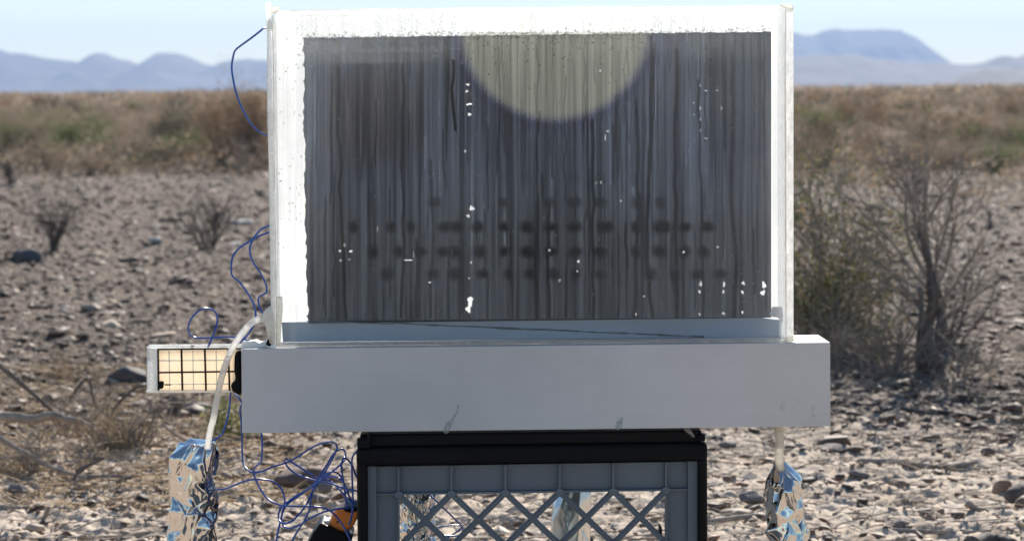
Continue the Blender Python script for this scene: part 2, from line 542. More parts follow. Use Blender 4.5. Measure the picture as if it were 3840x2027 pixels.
def scatter_pebbles(name, X, Y, S3, colors, label, seed, lift=0.25):
    r = np.random.default_rng(seed)
    n = len(X); k = len(IV1)
    base = IV1[None] * (1 + 0.36 * r.standard_normal((n, k, 1)).clip(-1.5, 1.5))
    base = base * S3[:, None, :]
    a = r.uniform(0, 2 * math.pi, n); ca, sa = np.cos(a), np.sin(a)
    x = base[..., 0] * ca[:, None] - base[..., 1] * sa[:, None]
    y = base[..., 0] * sa[:, None] + base[..., 1] * ca[:, None]
    tx = r.normal(0, 0.18, n)
    z = base[..., 2] + x * tx[:, None]
    V = np.stack([x + X[:, None], y + Y[:, None], z + (H(X, Y) + S3[:, 2] * lift)[:, None]], -1).reshape(-1, 3)
    F = (IF1[None] + (np.arange(n) * k)[:, None, None]).reshape(-1, 3)
    me = mesh_np(name, V, F, M['pebble'])
    color_attr(me, 'Col', np.repeat(colors, k, axis=0))
    o = add(name, me)
    return tag(o, label, kind='stuff')

def pebble_colors(n, r, dark=0.5):
    base = np.array([[0.20, 0.15, 0.115], [0.135, 0.10, 0.08], [0.085, 0.065, 0.055], [0.36, 0.29, 0.225], [0.19, 0.105, 0.07], [0.055, 0.046, 0.042], [0.66, 0.58, 0.47]])
    pr = np.array([0.27, 0.25 + 0.1 * dark, 0.16 + 0.1 * dark, 0.14, 0.07, 0.07, 0.035]); pr /= pr.sum()
    c = base[r.choice(len(base), n, p=pr)] * np.array([0.97, 0.88, 0.78])
    return np.clip(c * r.uniform(0.75, 1.25, (n, 1)), 0.02, 0.8)

r = np.random.default_rng(5)
n = 85000
u = r.uniform(0, 1, n)
Dp = 4.5 * (21 / 4.5) ** u - 0.5 * r.uniform(0, 1, n) ** 3
X = r.uniform(-0.25, 0.25, n) * Dp; Y = Dp - 2.4
kp = (fbm(X * 2.2, Y * 2.2, 88, 3) > 0.5) | (Dp > 5.6) | (r.random(n) < 0.25)
X, Y, Dp = X[kp], Y[kp], Dp[kp]; n = len(X)
s = np.clip(np.exp(r.normal(math.log(0.0030), 0.62, n)) * (0.75 + Dp / 11), 0.0012, 0.022)
S3 = np.stack([s * r.uniform(0.9, 1.9, n), s * r.uniform(0.7, 1.2, n), s * r.uniform(0.25, 0.6, n)], -1)
scatter_pebbles('gravel', X, Y, S3, pebble_colors(n, r, 1.0), 'dense dark desert gravel covering the plain behind the device', 8)
n = 4500
Dp = r.uniform(3.0, 5.0, n)
X = r.uniform(-0.25, 0.25, n) * Dp; Y = Dp - 2.4
s = np.clip(np.exp(r.normal(math.log(0.0042), 0.55, n)), 0.0018, 0.013)
S3 = np.stack([s * r.uniform(0.9, 1.8, n), s * r.uniform(0.8, 1.2, n), s * r.uniform(0.35, 0.7, n)], -1)
scatter_pebbles('grit', X, Y, S3, pebble_colors(n, r, 0.0) * 1.05, 'fine pale grit strewn over the sandy crust', 9)

def rock(px, py, w, h, col, label, seed, name='rock', sink=0.25):
    """stone whose base sits where the photo shows it: px,py = base centre, w,h in photo pixels"""
    g = PG(px, py, 0.0); z = hz(g.x, g.y); g = PG(px, py, z)
    sc = FPX / (g.y + 2.4)
    sx_, sz = w / sc / 2, h / sc / 2
    r = np.random.default_rng(seed)
    V = IV3.copy()
    f = 1 + 0.25 * (fbm(V[:, 0] * 1.3 + seed, V[:, 1] * 1.3 + V[:, 2] * 0.9, seed, 3) - 0.5) * 2
    V = V * f[:, None]
    for _ in range(9):      # chop facets
        nrm = r.normal(size=3); nrm /= np.linalg.norm(nrm); d = r.uniform(0.62, 0.9)
        k = V @ nrm - d; V = V - np.clip(k, 0, None)[:, None] * nrm * 0.9
    V = V * np.array([sx_ * 1.12, sx_ * r.uniform(0.7, 1.0), sz * 1.25])
    org = np.array([g.x, g.y + sx_ * 0.5, z + sz * (1 - sink) * 0.8])
    me = mesh_np(name, V, IF3, M['stone'], False)
    nz = fbm(V[:, 0] / sx_ * 2 + seed, V[:, 2] / sx_ * 3 + V[:, 1] / sx_ * 2, seed + 3, 4)
    C = np.array(col)[None] * (0.7 + 0.6 * nz)[:, None]
    color_attr(me, 'Col', C)
    o = add(name, me, loc=org.tolist())
    return tag(o, label, 'rock')

GREYB, DARK, RED, PALE, TAN = (0.19, 0.165, 0.15), (0.10, 0.088, 0.085), (0.27, 0.13, 0.085), (0.55, 0.50, 0.43), (0.36, 0.29, 0.22)
ROCKS = [
    (480, 1440, 170, 75, DARK, 'large dark rock behind the left end of the gridded case'),
    (418, 1187, 130, 20, PALE, 'long flat pale slab on the dark gravel left of the device'),
    (585, 910, 55, 24, PALE, 'small pale stone between the two leafless shrubs on the left'),
    (905, 852, 84, 34, PALE, 'pale flat stone just left of the tank beside the blue wires'),
    (242, 1163, 40, 22, PALE, 'small rounded pale stone left of the long flat slab'),
    (718, 1073, 74, 27, (0.16, 0.09, 0.07), 'dark reddish stone left of the tank wires'),
    (110, 985, 120, 60, DARK, 'dark stone at the foot of the leftmost leafless shrub'),
    (880, 930, 50, 26, PALE, 'pale stone below the flat stone beside the tank'),
    (340, 1165, 70, 30, TAN, 'brown stone touching the end of the long pale slab'),
    (790, 1580, 70, 45, (0.16, 0.12, 0.10), 'dark brown stone behind the drooping clear hose'),
    (740, 1550, 90, 50, GREYB, 'grey stone behind the hose above the foil bottle'),
    (1210, 1842, 66, 34, GREYB, 'grey brown stone under the crossing blue wires'),
    (1190, 1880, 76, 32, GREYB, 'low grey stone just below the stone under the wires'),
    (1188, 1955, 90, 42, TAN, 'broad tan stone beside the orange head of the tool'),
    (3108, 1700, 112, 38, (0.15, 0.125, 0.115), 'long rounded grey stone below the right end of the metal base'),
    (2796, 1726, 44, 24, RED, 'small reddish stone between the stand and the right foil bottle'),
    (2778, 1828, 64, 28, RED, 'flat red brown stone left of the right foil bottle'),
    (2824, 1884, 94, 44, GREYB, 'domed grey stone touching the left of the right foil bottle'),
    (2760, 1930, 122, 24, TAN, 'long flat tan stone right of the black stand'),
    (3046, 1807, 42, 36, (0.17, 0.12, 0.10), 'small upright brown stone right of the foil bottle top'),
    (3708, 1707, 58, 34, (0.17, 0.11, 0.09), 'square dark red stone at the right on pale sand'),
    (3762, 1850, 80, 62, (0.30, 0.20, 0.13), 'orange brown rock at the right edge beside the bent branch'),
    (3370, 1830, 90, 34, (0.25, 0.16, 0.11), 'brown stone below the arched branch on the right'),
    (3380, 1980, 60, 40, GREYB, 'grey stone in the sand at the lower right'),
    (3760, 1915, 52, 22, DARK, 'small dark stone under the orange brown rock'),
    (3290, 1690, 60, 22, GREYB, 'flat grey stone right of the long rounded stone'),
    (3800, 985, 46, 26, (0.10, 0.06, 0.05), 'dark red stone near the right edge in the gravel'),
    (3270, 790, 50, 30, DARK, 'black stone behind the branches of the woody shrub'),
    (3360, 870, 40, 22, DARK, 'dark stone seen between the shrub twigs'),
    (3080, 700, 34, 20, PALE, 'pale stone beside the leafy shrub top'),
    (3160, 900, 26, 18, PALE, 'round white pebble in front of the leafy shrub'),
    (3540, 905, 26, 20, PALE, 'white pebble right of the woody shrub'),
    (3500, 1100, 40, 18, PALE, 'thin pale stone right of the woody trunk'),
    (130, 1990, 70, 30, TAN, 'tan stone at the bottom left corner'),
    (60, 1850, 80, 40, GREYB, 'grey stone under the fallen branches at the left edge'),
    (2640 + 90, 1675, 70, 26, GREYB, 'grey stone behind the right leg of the black stand'),
]
for k, (px, py, w, h, c, lab) in enumerate(ROCKS):
    rock(px, py, w, h, c, lab, 100 + k)
rr_ = np.random.default_rng(77)
proto_rocks = []
for q in range(7):
    V = IV1 if False else IV3.copy()
    f = 1 + 0.5 * (fbm(V[:, 0] * 1.5 + q * 9, V[:, 1] * 1.5 + V[:, 2], 200 + q, 3) - 0.5)
    V = V * f[:, None]
    for _ in range(10):
        nrm = rr_.normal(size=3); nrm /= np.linalg.norm(nrm); d = rr_.uniform(0.6, 0.88)
        k = V @ nrm - d; V = V - np.clip(k, 0, None)[:, None] * nrm * 0.9
    V = V * np.array([1.15, 0.85, 0.5])
    me = mesh_np('rock', V, IF3, M['stone'], False)
    col = [(.15, .12, .10), DARK, (.26, .20, .15), (.12, .095, .082), (0.19, 0.12, 0.09), (0.22, 0.18, 0.15), (0.40, 0.35, 0.28)][q]
    nz = fbm(V[:, 0] * 3 + q, V[:, 2] * 4 + V[:, 1] * 3, 300 + q, 4)
    color_attr(me, 'Col', np.array(col)[None] * (0.7 + 0.6 * nz)[:, None])
    proto_rocks.append(me)
for k in range(120):
    Dq = 3.3 * (18 / 3.3) ** rr_.uniform(0, 1)
    x = rr_.uniform(-0.21, 0.21) * Dq; y = Dq - 2.4
    q = int(rr_.integers(0, 7))
    s = float(np.exp(rr_.normal(math.log(0.0095), 0.42)) * (0.75 + Dq / 12))
    o = add('stone', proto_rocks[q], loc=(x, y, hz(x, y) + s * 0.15))
    o.scale = (s * rr_.uniform(0.8, 1.5), s, s * rr_.uniform(0.7, 1.1)); o.rotation_euler = (rr_.normal(0, .15), rr_.normal(0, .15), rr_.uniform(0, 6.28))
    tn = ['grey brown', 'black', 'tan', 'dark brown', 'reddish', 'light brown', 'pale'][q]
    zn = 'on the near sand' if Dq < 4.6 else ('in the nearer gravel' if Dq < 7.5 else ('in the middle gravel' if Dq < 12 else 'before the scrub'))
    ax = x / Dq
    sd = 'far left' if ax < -0.14 else ('left' if ax < -0.09 else ('right' if ax > 0.14 else ('mid right' if ax > 0.09 else 'behind the device')))
    tag(o, ('larger ' if s > 0.0105 * (0.75 + Dq / 12) else 'small ') + tn + ' loose stone ' + zn + ', ' + sd, 'stone', 'loose stones scattered over the plain')

def litter(name, n, seed, D0, D1, side, label, mat):
    r = np.random.default_rng(seed)
    Dp = r.uniform(D0, D1, n); X = r.uniform(side[0], side[1], n) * Dp; Y = Dp - 2.4
    keep = fbm(X * 1.6 + seed, Y * 1.6, 700 + seed, 3) > 0.44
    X, Y = X[keep], Y[keep]; n = len(X)
    ln = np.exp(r.normal(math.log(0.045), 0.55, n)); a = r.uniform(0, 6.28, n); bend = r.normal(0, .5, n); rd = r.uniform(0.0005, 0.0017, n); tilt = np.abs(r.normal(0, .12, n))
    P = np.zeros((n, 3, 3))
    P[:, 0, 0] = X; P[:, 0, 1] = Y
    for k in (1, 2):
        P[:, k, 0] = P[:, k - 1, 0] + np.cos(a + bend * (k - 1)) * ln / 2; P[:, k, 1] = P[:, k - 1, 1] + np.sin(a + bend * (k - 1)) * ln / 2
    for k in range(3): P[:, k, 2] = H(P[:, k, 0], P[:, k, 1]) + rd + tilt * ln * k / 2 + .001
    V = []
    for k in range(3):
        for q_ in range(3):
            t = q_ * 2 * math.pi / 3
            V.append(P[:, k] + rd[:, None] * (1 - .25 * k) * np.stack([-np.sin(a) * math.cos(t), np.cos(a) * math.cos(t), np.full(n, math.sin(t))], -1))
    V = np.stack(V, 1).reshape(-1, 3)
    f = np.array([[k * 3 + q_, k * 3 + (q_ + 1) % 3, (k + 1) * 3 + (q_ + 1) % 3, (k + 1) * 3 + q_] for k in range(2) for q_ in range(3)])
    F = (f[None] + (np.arange(n) * 9)[:, None, None]).reshape(-1, 4)
    tag(add(name, mesh_np(name, V, F, M[mat])), label, kind='stuff')
litter('twig_litter', 5200, 1, 3.1, 6.5, (-0.24, 0.24), 'broken grey twigs littering the ground behind the device', 'bark')
litter('straw_litter', 4200, 2, 3.6, 5.6, (-0.24, -0.08), 'tan straw matted over the ground on the left', 'straw')
litter('bark_litter', 2600, 3, 4.2, 6.2, (0.08, 0.24), 'dark dead twigs matted under the woody shrub', 'bark_dark')

# ------------------------------------------------------------------ dry shrubs and branches
def branch_path(p, d, length, r, n=7, wob=0.25, up=0.0):
    P = [np.array(p, float)]; d = np.array(d, float); d /= np.linalg.norm(d)
    for k in range(n):
        d = d + r.normal(0, wob, 3) * 0.5; d[2] += up; d /= np.linalg.norm(d)
        P.append(P[-1] + d * length / n)
    return P

def grow(parts, tips, p, d, length, rad, depth, r, wob, up, nchild, minr=0.0006, sides=5):
    P = branch_path(p, d, length, r, 7, wob, up)
    radii = np.linspace(rad, rad * 0.55, len(P))
    parts.append(tube(P, radii, sides if depth > 1 else 3))
    if depth == 0:
        tips.append(P[-1]); tips.append(P[-3]); return
    for c in range(nchild):
        k = int(r.integers(2, len(P)))
        dd = P[k] - P[k - 1]; dd = dd / np.linalg.norm(dd)
        dd = dd + r.normal(0, 0.55, 3); dd[2] += 0.15
        grow(parts, tips, P[k], dd, length * r.uniform(0.45, 0.8), max(radii[k] * 0.62, minr), depth - 1, r, wob, up, nchild, minr, sides)

def shrub_data(seed, nstem, length, rad, depth, nchild, spread=0.7, wob=0.3, up=0.02, sides=5):
    r = np.random.default_rng(seed)
    parts = []; tips = []
    for k in range(nstem):
        a = r.uniform(0, 2 * math.pi); t = r.uniform(0.1, spread)
        d = (math.cos(a) * t, math.sin(a) * t, 1.0)
        grow(parts, tips, (r.normal(0, rad * 1.5), r.normal(0, rad * 1.5), -0.01), d, length * r.uniform(0.7, 1.1), rad * r.uniform(0.6, 1.1), depth, r, wob, up, nchild, sides=sides)
    V, F = merge(parts)
    return V, F, np.array(tips)

def leaves(tips, per, spread, size, colors, r):
    n = len(tips) * per
    c = np.repeat(tips, per, axis=0) + r.normal(0, spread, (n, 3))
    a = r.normal(size=(n, 3)); a /= np.linalg.norm(a, axis=1)[:, None]
    b = r.normal(size=(n, 3)); b -= a * (a * b).sum(1)[:, None]; b /= np.linalg.norm(b, axis=1)[:, None]
    s = size * r.uniform(0.6, 1.4, (n, 1))
    V = np.stack([c - a * s, c + b * s * 0.45, c + a * s, c - b * s * 0.45], 1).reshape(-1, 3)
    F = np.arange(n * 4).reshape(-1, 4)
    col = np.array(colors)[r.integers(0, len(colors), n)] * r.uniform(0.7, 1.3, (n, 1))
    return V, F, np.repeat(col, 4, axis=0)

def foliage_obj(name, V, F, C, parent):
    me = mesh_np(name, V, F, M['leaf']); color_attr(me, 'Col', C)
    return add(name, me, parent)

# the woody bare shrub on the right, thick split trunk
g = PG(3475, 1405); gz = hz(g.x, g.y)
ws = empty('woody_shrub', (g.x, g.y, gz))
tag(ws, 'leafless grey shrub with a thick split trunk right of the device', 'shrub')
sc = (g.y + 2.4) / FPX          # metres per photo pixel there
def off(px, py, dy=0.0): return ((px - 3475) * sc, dy, (1405 - py) * sc)
tr = []
r = np.random.default_rng(3)
for pts, r0, r1 in [
    ([(3474, 1440), (3462, 1330), (3478, 1230), (3500, 1120), (3490, 1020)], 0.019, 0.008),
    ([(3486, 1440), (3512, 1300), (3530, 1200), (3500, 1100), (3475, 980), (3440, 860)], 0.016, 0.005),
    ([(3464, 1440), (3446, 1330), (3445, 1200), (3450, 1080)], 0.011, 0.005),
    ([(3486, 1430), (3530, 1360), (3560, 1290), (3545, 1210)], 0.009, 0.004)]:
    P = catmull([off(x, y, r.normal(0, 0.02)) for x, y in pts], 5)
    rad = np.linspace(r0, r1, len(P)) * (1 + 0.12 * r.standard_normal(len(P)))
    tr.append(tube(P, rad, 10))
V, F = merge(tr)
add('trunk', mesh_np('trunk', V, F, M['bark_dark'], True), ws)
parts = []; tips = []
for (sxp, syp, exp_, eyp, rad) in [
    (3490, 1020, 3460, 640, .007), (3480, 1050, 3330, 700, .007), (3475, 1080, 3250, 760, .006), (3470, 1100, 3190, 900, .005),
    (3500, 1100, 3520, 700, .006), (3500, 1100, 3620, 820, .005), (3520, 1150, 3640, 960, .006), (3470, 1150, 3260, 980, .006),
    (3450, 1150, 3330, 1050, .005), (3520, 1200, 3620, 1030, .004), (3450, 860, 3400, 600, .0045), (3440, 900, 3540, 620, .0045),
    (3460, 1250, 3300, 1120, .005), (3440, 1300, 3200, 1230, .005), (3450, 1350, 3290, 1330, .004), (3480, 1000, 3380, 780, .005)]:
    a = np.array(off(sxp, syp)); b = np.array(off(exp_, eyp, r.normal(0, 0.08)))
    dv = b - a; ln = np.linalg.norm(dv)
    grow(parts, tips, a, dv, ln * 0.9, rad * 0.8, 2, r, 0.18, 0.0, 6, 0.0009)
V, F = merge(parts)
add('branches', mesh_np('branches', V, F, M['bark'], False), ws)

# leafy creosote-like shrub half behind the tank
g = PG(3150, 1330); gz = hz(g.x, g.y)
ls = empty('leafy_shrub', (g.x, g.y, gz))
tag(ls, 'olive green leafy shrub rising beside the right wall of the tank', 'shrub')
parts = []; tips = []
sc2 = (g.y + 2.4) / FPX
r = np.random.default_rng(15)
for (ex, ey, rad) in [(3040, 420, .005), (3030, 560, .005), (2960, 640, .005), (3080, 700, .005), (3150, 760, .005), (2980, 860, .004), (3060, 900, .004),
                      (3180, 880, .004), (3260, 950, .004), (3320, 1020, .004), (3000, 1050, .004), (3120, 1080, .004), (3220, 1120, .004), (2880, 800, .004), (3300, 1200, .004), (3020, 1180, .004), (2900, 1100, .004), (3140, 1180, .003)]:
    a = np.array((r.normal(0, .01), r.normal(0, .01), 0)); b = np.array(((ex - 3150) * sc2, r.normal(0, .10), (1330 - ey) * sc2))
    dv = b - a
    grow(parts, tips, a, dv, np.linalg.norm(dv) * 0.66, rad * 0.8, 2, r, 0.16, 0.0, 6, 0.0010)
V, F = merge(parts)
add('stems', mesh_np('stems', V, F, M['bark'], False), ls)
V, F, C = leaves(np.array(tips)[::3], 16, 0.018, 0.0062, [(0.10, 0.125, 0.045), (0.16, 0.17, 0.06), (0.36, 0.30, 0.17), (0.14, 0.15, 0.07), (0.24, 0.23, 0.11), (0.34, 0.24, 0.14)], r)
foliage_obj('foliage', V, F, C, ls)

def bare_shrub(px, py, hpx, seed, label, nstem=9, spread=0.6, rad=0.0035, mat='bark_dark', depth=2, nchild=4, straw=False):
    g = PG(px, py); z = hz(g.x, g.y); sc = (g.y + 2.4) / FPX
    V, F, tips = shrub_data(seed, nstem, hpx * sc * 0.62, rad, depth, nchild, spread, 0.3)
    o = add('bare_shrub', mesh_np('bare_shrub', V, F, M[mat]), loc=(g.x, g.y, z))
    return tag(o, label, 'shrub')
bare_shrub(780, 935, 330, 40, 'leafless dark shrub left of the tank behind the blue wires', 10, 0.75, .005)
bare_shrub(200, 945, 260, 41, 'leafless grey shrub near the left edge of the gravel', 14, 0.35, .004)
bare_shrub(3715, 850, 210, 42, 'thin bare stem casting a long shadow at the right edge', 2, 0.3, .006, nchild=2)
bare_shrub(40, 700, 120, 43, 'low dark dead shrub at the left edge below the green bushes', 16, 0.9, .004)
bare_shrub(900, 660, 260, 44, 'tall thin bare shrub just left of the tank below the orange one', 10, 0.4, .004, 'bark')
bare_shrub(3560, 1330, 430, 46, 'dry grey twiggy shrub half hidden behind the woody trunk', 14, 0.9, .0035)
bare_shrub(3010, 1250, 560, 47, 'dry brown twiggy shrub tight against the right wall of the tank', 16, 0.55, .0035, 'bark')
bare_shrub(3420, 760, 240, 45, 'bare twiggy shrub behind the woody trunk', 12, 0.6, .004)

bare_shrub(520, 1730, 230, 60, 'sprawling broken dead bush lying left of the left foil bottle', 16, 2.6, .003, 'bark', nchild=4)
bare_shrub(300, 1640, 240, 61, 'tangle of dead twigs behind the thick fallen branch', 15, 2.2, .0028, 'bark', nchild=4)
bare_shrub(120, 1800, 200, 62, 'tangle of dead twigs at the lower left edge', 14, 2.8, .0028, 'bark', nchild=4)
bare_shrub(620, 1600, 170, 63, 'low dead twigs between the case and the left foil bottle', 10, 2.4, .0022, 'bark_dark', nchild=4)
bare_shrub(3330, 1420, 420, 64, 'sprawling pale twigs low in front of the leafy shrub', 16, 1.8, .0032, 'bark', nchild=4)
bare_shrub(3130, 1420, 330, 65, 'dead twigs just behind the right end of the metal base', 12, 1.6, .003, 'bark', nchild=4)
bare_shrub(3600, 1440, 300, 66, 'low spreading dead twigs right of the woody trunk', 10, 2.4, .0026, 'bark', nchild=3)
def grass_tuft(px, py, hpx, seed, label, n=60, mat='straw', cat='grass tuft', wide=0.5, cols=None):
    g = PG(px, py); z = hz(g.x, g.y); sc = (g.y + 2.4) / FPX; r = np.random.default_rng(seed)
    parts = []
    for k in range(n):
        a = r.uniform(0, 6.28); t = abs(r.normal(0, wide))
        P = branch_path((r.normal(0, .02), r.normal(0, .02), -0.005), (math.cos(a) * t, math.sin(a) * t, 1), hpx * sc * r.uniform(.5, 1.1), r, 5, 0.2, -0.06)
        parts.append(tube(P, np.linspace(0.0011, 0.0004, len(P)), 3))
    V, F = merge(parts)
    o = add('grass_tuft', mesh_np('grass_tuft', V, F, M[mat]), loc=(g.x, g.y, z))
    return tag(o, label, cat)
grass_tuft(430, 1730, 200, 50, 'tangled dry straw tuft behind the fallen branches', 130, wide=1.1)
grass_tuft(560, 1790, 120, 51, 'low dry grass tuft left of the left foil bottle', 70, wide=1.5)
grass_tuft(220, 1420, 160, 52, 'thin yellow grass tuft on the gravel at the left', 40)
grass_tuft(250, 1660, 90, 53, 'flattened dry grass tuft under the thick fallen branch', 60, wide=2.0)
grass_tuft(3360, 1440, 130, 54, 'dead grass tuft around the foot of the woody shrub', 120, 'bark', wide=2.2)
grass_tuft(3560, 1480, 90, 55, 'matted dead grass right of the woody trunk', 100, 'bark', wide=2.6)
grass_tuft(60, 1800, 110, 56, 'dry grass tuft at the lower left edge', 60, wide=1.8)
# green weed behind hose
g = PG(880, 1680); z = hz(g.x, g.y)
wd = empty('green_weed', (g.x, g.y, z)); tag(wd, 'small yellow green weed behind the wires under the metal base', 'plant')
V, F, tips = shrub_data(70, 10, 0.05, 0.0012, 1, 4, 2.2, 0.3)
add('stems', mesh_np('stems', V, F, M['straw']), wd)
V, F, C = leaves(tips, 9, 0.012, 0.005, [(0.22, 0.24, 0.08), (0.30, 0.28, 0.12), (0.16, 0.18, 0.06)], np.random.default_rng(71))
foliage_obj('foliage', V, F, C, wd)

def stick(pix, z0, r0, r1, label, seed, mat='bark', lift=None, name='fallen_branch', side=0):
    r = np.random.default_rng(seed)
    P = []
    for k, (px, py) in enumerate(pix):
        if lift is None:
            g = PG(px, py); zz = hz(g.x, g.y) + r0 * 0.7; g = PG(px, py, zz)
        else:
            g = PY(px, py, lift)
            zz = hz(g.x, g.y) + r0 * .6
            if g.z < zz: g.z = zz
        P.append(g)
    P = catmull(P, 6)
    rd_ = np.linspace(r0, r1, len(P)) * (1 + 0.1 * r.standard_normal(len(P))).clip(.8, 1.25)
    P = [P[0] - (P[1] - P[0]).normalized() * r0 * .35] + [P[0]] + P[1:] + [P[-1] + (P[-1] - P[-2]).normalized() * r1 * .35]
    rd_ = np.concatenate([[r0 * .03], rd_, [r1 * .03]])
    parts = [tube(P, rd_, 9)]
    PN = [np.array(tuple(p)) for p in P]
    for q in range(side):
        k = int(r.integers(2, len(PN) - 1)); d = PN[k] - PN[k - 1]; d /= np.linalg.norm(d)
        d = d + r.normal(0, .5, 3); d[2] = abs(d[2]) * 0.6
        tips = []
        grow(parts, tips, PN[k], d, r.uniform(.04, .12), r1 * 0.6, 1, r, .2, 0, 3, .0006)
    V, F = merge(parts)
    o = rooted(name, V, F, M[mat], smooth=True)
    return tag(o, label, 'branch')
stick([(-60, 1555), (60, 1565), (130, 1570), (190, 1555), (240, 1568), (300, 1582), (350, 1615), (390, 1655), (440, 1688), (500, 1705), (600, 1722), (680, 1735)], 0, .0085, .003, 'thick pale fallen branch curving across the left foreground', 1, lift=1.75, side=5)
stick([(-40, 1340), (60, 1420), (140, 1490), (220, 1562)], 0, .0045, .003, 'straight dark branch slanting down to the thick fallen branch', 2, 'bark_dark', lift=1.8)
stick([(-40, 1615), (60, 1680), (120, 1712), (200, 1755), (300, 1782), (400, 1800), (540, 1815)], 0, .0048, .002, 'long thin grey branch below the thick fallen branch', 3, lift=1.45, side=4)
stick([(290, 1785), (320, 1790), (280, 1810), (330, 1835), (390, 1880), (450, 1920)], 0, .003, .0012, 'crooked pale twig branching off in the left foreground', 4, lift=1.35, side=3)
stick([(185, 1900), (170, 1930), (160, 1970), (180, 2010), (185, 2060)], 0, .0035, .002, 'short curved upright twig in the lower left sand', 5, lift=1.1)
stick([(0, 1900), (120, 1905), (260, 1903)], 0, .0035, .002, 'half buried straight twig at the left edge of the sand', 6)
stick([(280, 1465), (330, 1420), (360, 1520), (420, 1560)], 0, .003, .001, 'thin crossed twigs standing above the thick branch', 7, 'bark_dark', lift=2.0, side=5)
stick([(520, 1445), (470, 1485), (430, 1530), (400, 1600), (380, 1640)], 0, .0032, .001, 'dark twig rising to the right behind the branches', 8, 'bark_dark', lift=1.95, side=3)
stick([(230, 1880), (260, 1820), (300, 1765), (350, 1735), (390, 1715)], 0, .0045, .002, 'dark twig propped across the lower branches', 9, 'bark_dark', lift=1.4, side=2)
stick([(610, 1590), (660, 1630), (710, 1655)], 0, .0025, .002, 'short brown twig above the left foil bottle', 10, lift=1.6)
stick([(0, 1720), (90, 1712), (180, 1735), (260, 1728)], 0, .003, .001, 'thin bent twig at the left edge among dry grass', 16, lift=1.6, side=4)
stick([(130, 1715), (170, 1695), (210, 1680)], 0, .003, .002, 'short pale twig sticking up from the lower thin branch', 17, lift=1.45)
stick([(3215, 1785), (3358, 1770), (3419, 1740), (3488, 1748), (3528, 1782), (3600, 1812), (3665, 1843)], 0, .006, .003, 'grey branch arched over the sand at the right', 11, lift=1.6, side=2)
stick([(3624, 1884), (3660, 1930), (3706, 1995)], 0, .005, .003, 'straight bare stick leaning in the lower right sand', 12, lift=1.15)
stick([(3300, 1985), (3450, 1992), (3600, 1995), (3700, 1990)], 0, .004, .002, 'long low twig along the lower right sand', 13)
stick([(3640, 2040), (3720, 2022), (3800, 2040)], 0, .011, .008, 'weathered knot of wood at the bottom right', 14, 'bark_dark')
stick([(3790, 1862), (3830, 1835), (3900, 1810)], 0, .012, .010, 'grooved grey log end at the right edge', 15, 'bark_dark')
stick([(3110, 1402), (3250, 1412), (3380, 1418)], 0, .004, .002, 'thin pale twig in the shade of the woody shrub', 18)
stick([(2640, 1960), (2760, 1940), (2900, 1925)], 0, .005, .003, 'smooth pale stick right of the black stand', 19)
stick([(3380, 1530), (3600, 1560), (3780, 1545)], 0, .004, .002, 'dark twig in the shaded gravel at the right', 20, 'bark_dark')

# ------------------------------------------------------------------ scrub on the plain
GREEN = [(0.19, 0.23, 0.09), (0.29, 0.34, 0.13), (0.11, 0.14, 0.06)]
OLIVE = [(0.10, 0.10, 0.06), (0.065, 0.068, 0.045), (0.17, 0.155, 0.10)]
DRY = [(0.44, 0.33, 0.235), (0.52, 0.41, 0.29), (0.30, 0.22, 0.155)]
RUST = [(0.32, 0.205, 0.12), (0.24, 0.155, 0.09), (0.38, 0.27, 0.165)]
def bush_mesh(seed, cols, nst=14, per=10, leaf=0.012, flat=1.0):
    r = np.random.default_rng(seed)
    V, F, tips = shrub_data(seed, nst, 0.42, .006, 2, 4, 1.3, 0.3, sides=3)
    LV, LF, LC = leaves(tips, per, 0.035, leaf, cols, r)
    b = len(V); nF = len(F[0])
    allV = np.concatenate([V, LV]); allV[:, 2] *= flat
    C = np.concatenate([np.tile([[0.16, 0.13, 0.10]], (b, 1)), LC])
    me = mesh_np('bush', allV, [np.concatenate([F[0], LF + b])], M['leaf'])
    color_attr(me, 'Col', C)
    return me
BM = {'green': [bush_mesh(80 + k, GREEN) for k in range(2)], 'olive': [bush_mesh(90 + k, OLIVE) for k in range(3)],
      'dry': [bush_mesh(100 + k, DRY, 18, 7, 0.010) for k in range(3)], 'rust': [bush_mesh(110 + k, RUST, 22, 8, 0.010, 1.2) for k in range(2)]}
def bush(px, py, hpx, kind, label, wide=1.0, q=0, group=None):
    g = PG(px, py); sc = (g.y + 2.4) / FPX
    o = add('desert_bush', BM[kind][q % len(BM[kind])], loc=(g.x, g.y, hz(g.x, g.y)))
    s = hpx * sc / 0.62
    o.scale = (s * wide, s * wide, s); o.rotation_euler = (0, 0, px * 0.37 % 6.28)
    return tag(o, label, 'bush', group)
bush(290, 590, 170, 'green', 'bright green bush on the left, largest of the plain', 1.25)
bush(400, 600, 110, 'green', 'green bush touching the right of the largest green bush', 1.2, 1)
bush(80, 600, 120, 'olive', 'olive bush left of the largest green bush', 1.2)
bush(20, 570, 120, 'green', 'green bush cut by the left edge of the picture', 1.0, 1)
bush(640, 585, 175, 'olive', 'dark olive bush midway between the green bushes and the tank', 1.1, 1)
bush(720, 600, 110, 'green', 'grey green bush right of the dark olive bush', 1.1)
bush(860, 630, 230, 'rust', 'tall rust brown bush beside the left wall of the tank', 0.8)
bush(960, 630, 240, 'rust', 'rust brown bush touching the left wall of the tank', 0.8, 1)
bush(500, 610, 130, 'dry', 'dry tan bush between the green and the olive bushes', 1.3)
bush(180, 640, 120, 'dry', 'dry tan bush in front of the largest green bush', 1.3, 1)
bush(3060, 600, 130, 'olive', 'olive bush beside the right wall of the tank', 1.2, 2)
bush(3380, 625, 110, 'olive', 'dark olive bush behind the top of the woody shrub', 1.2)
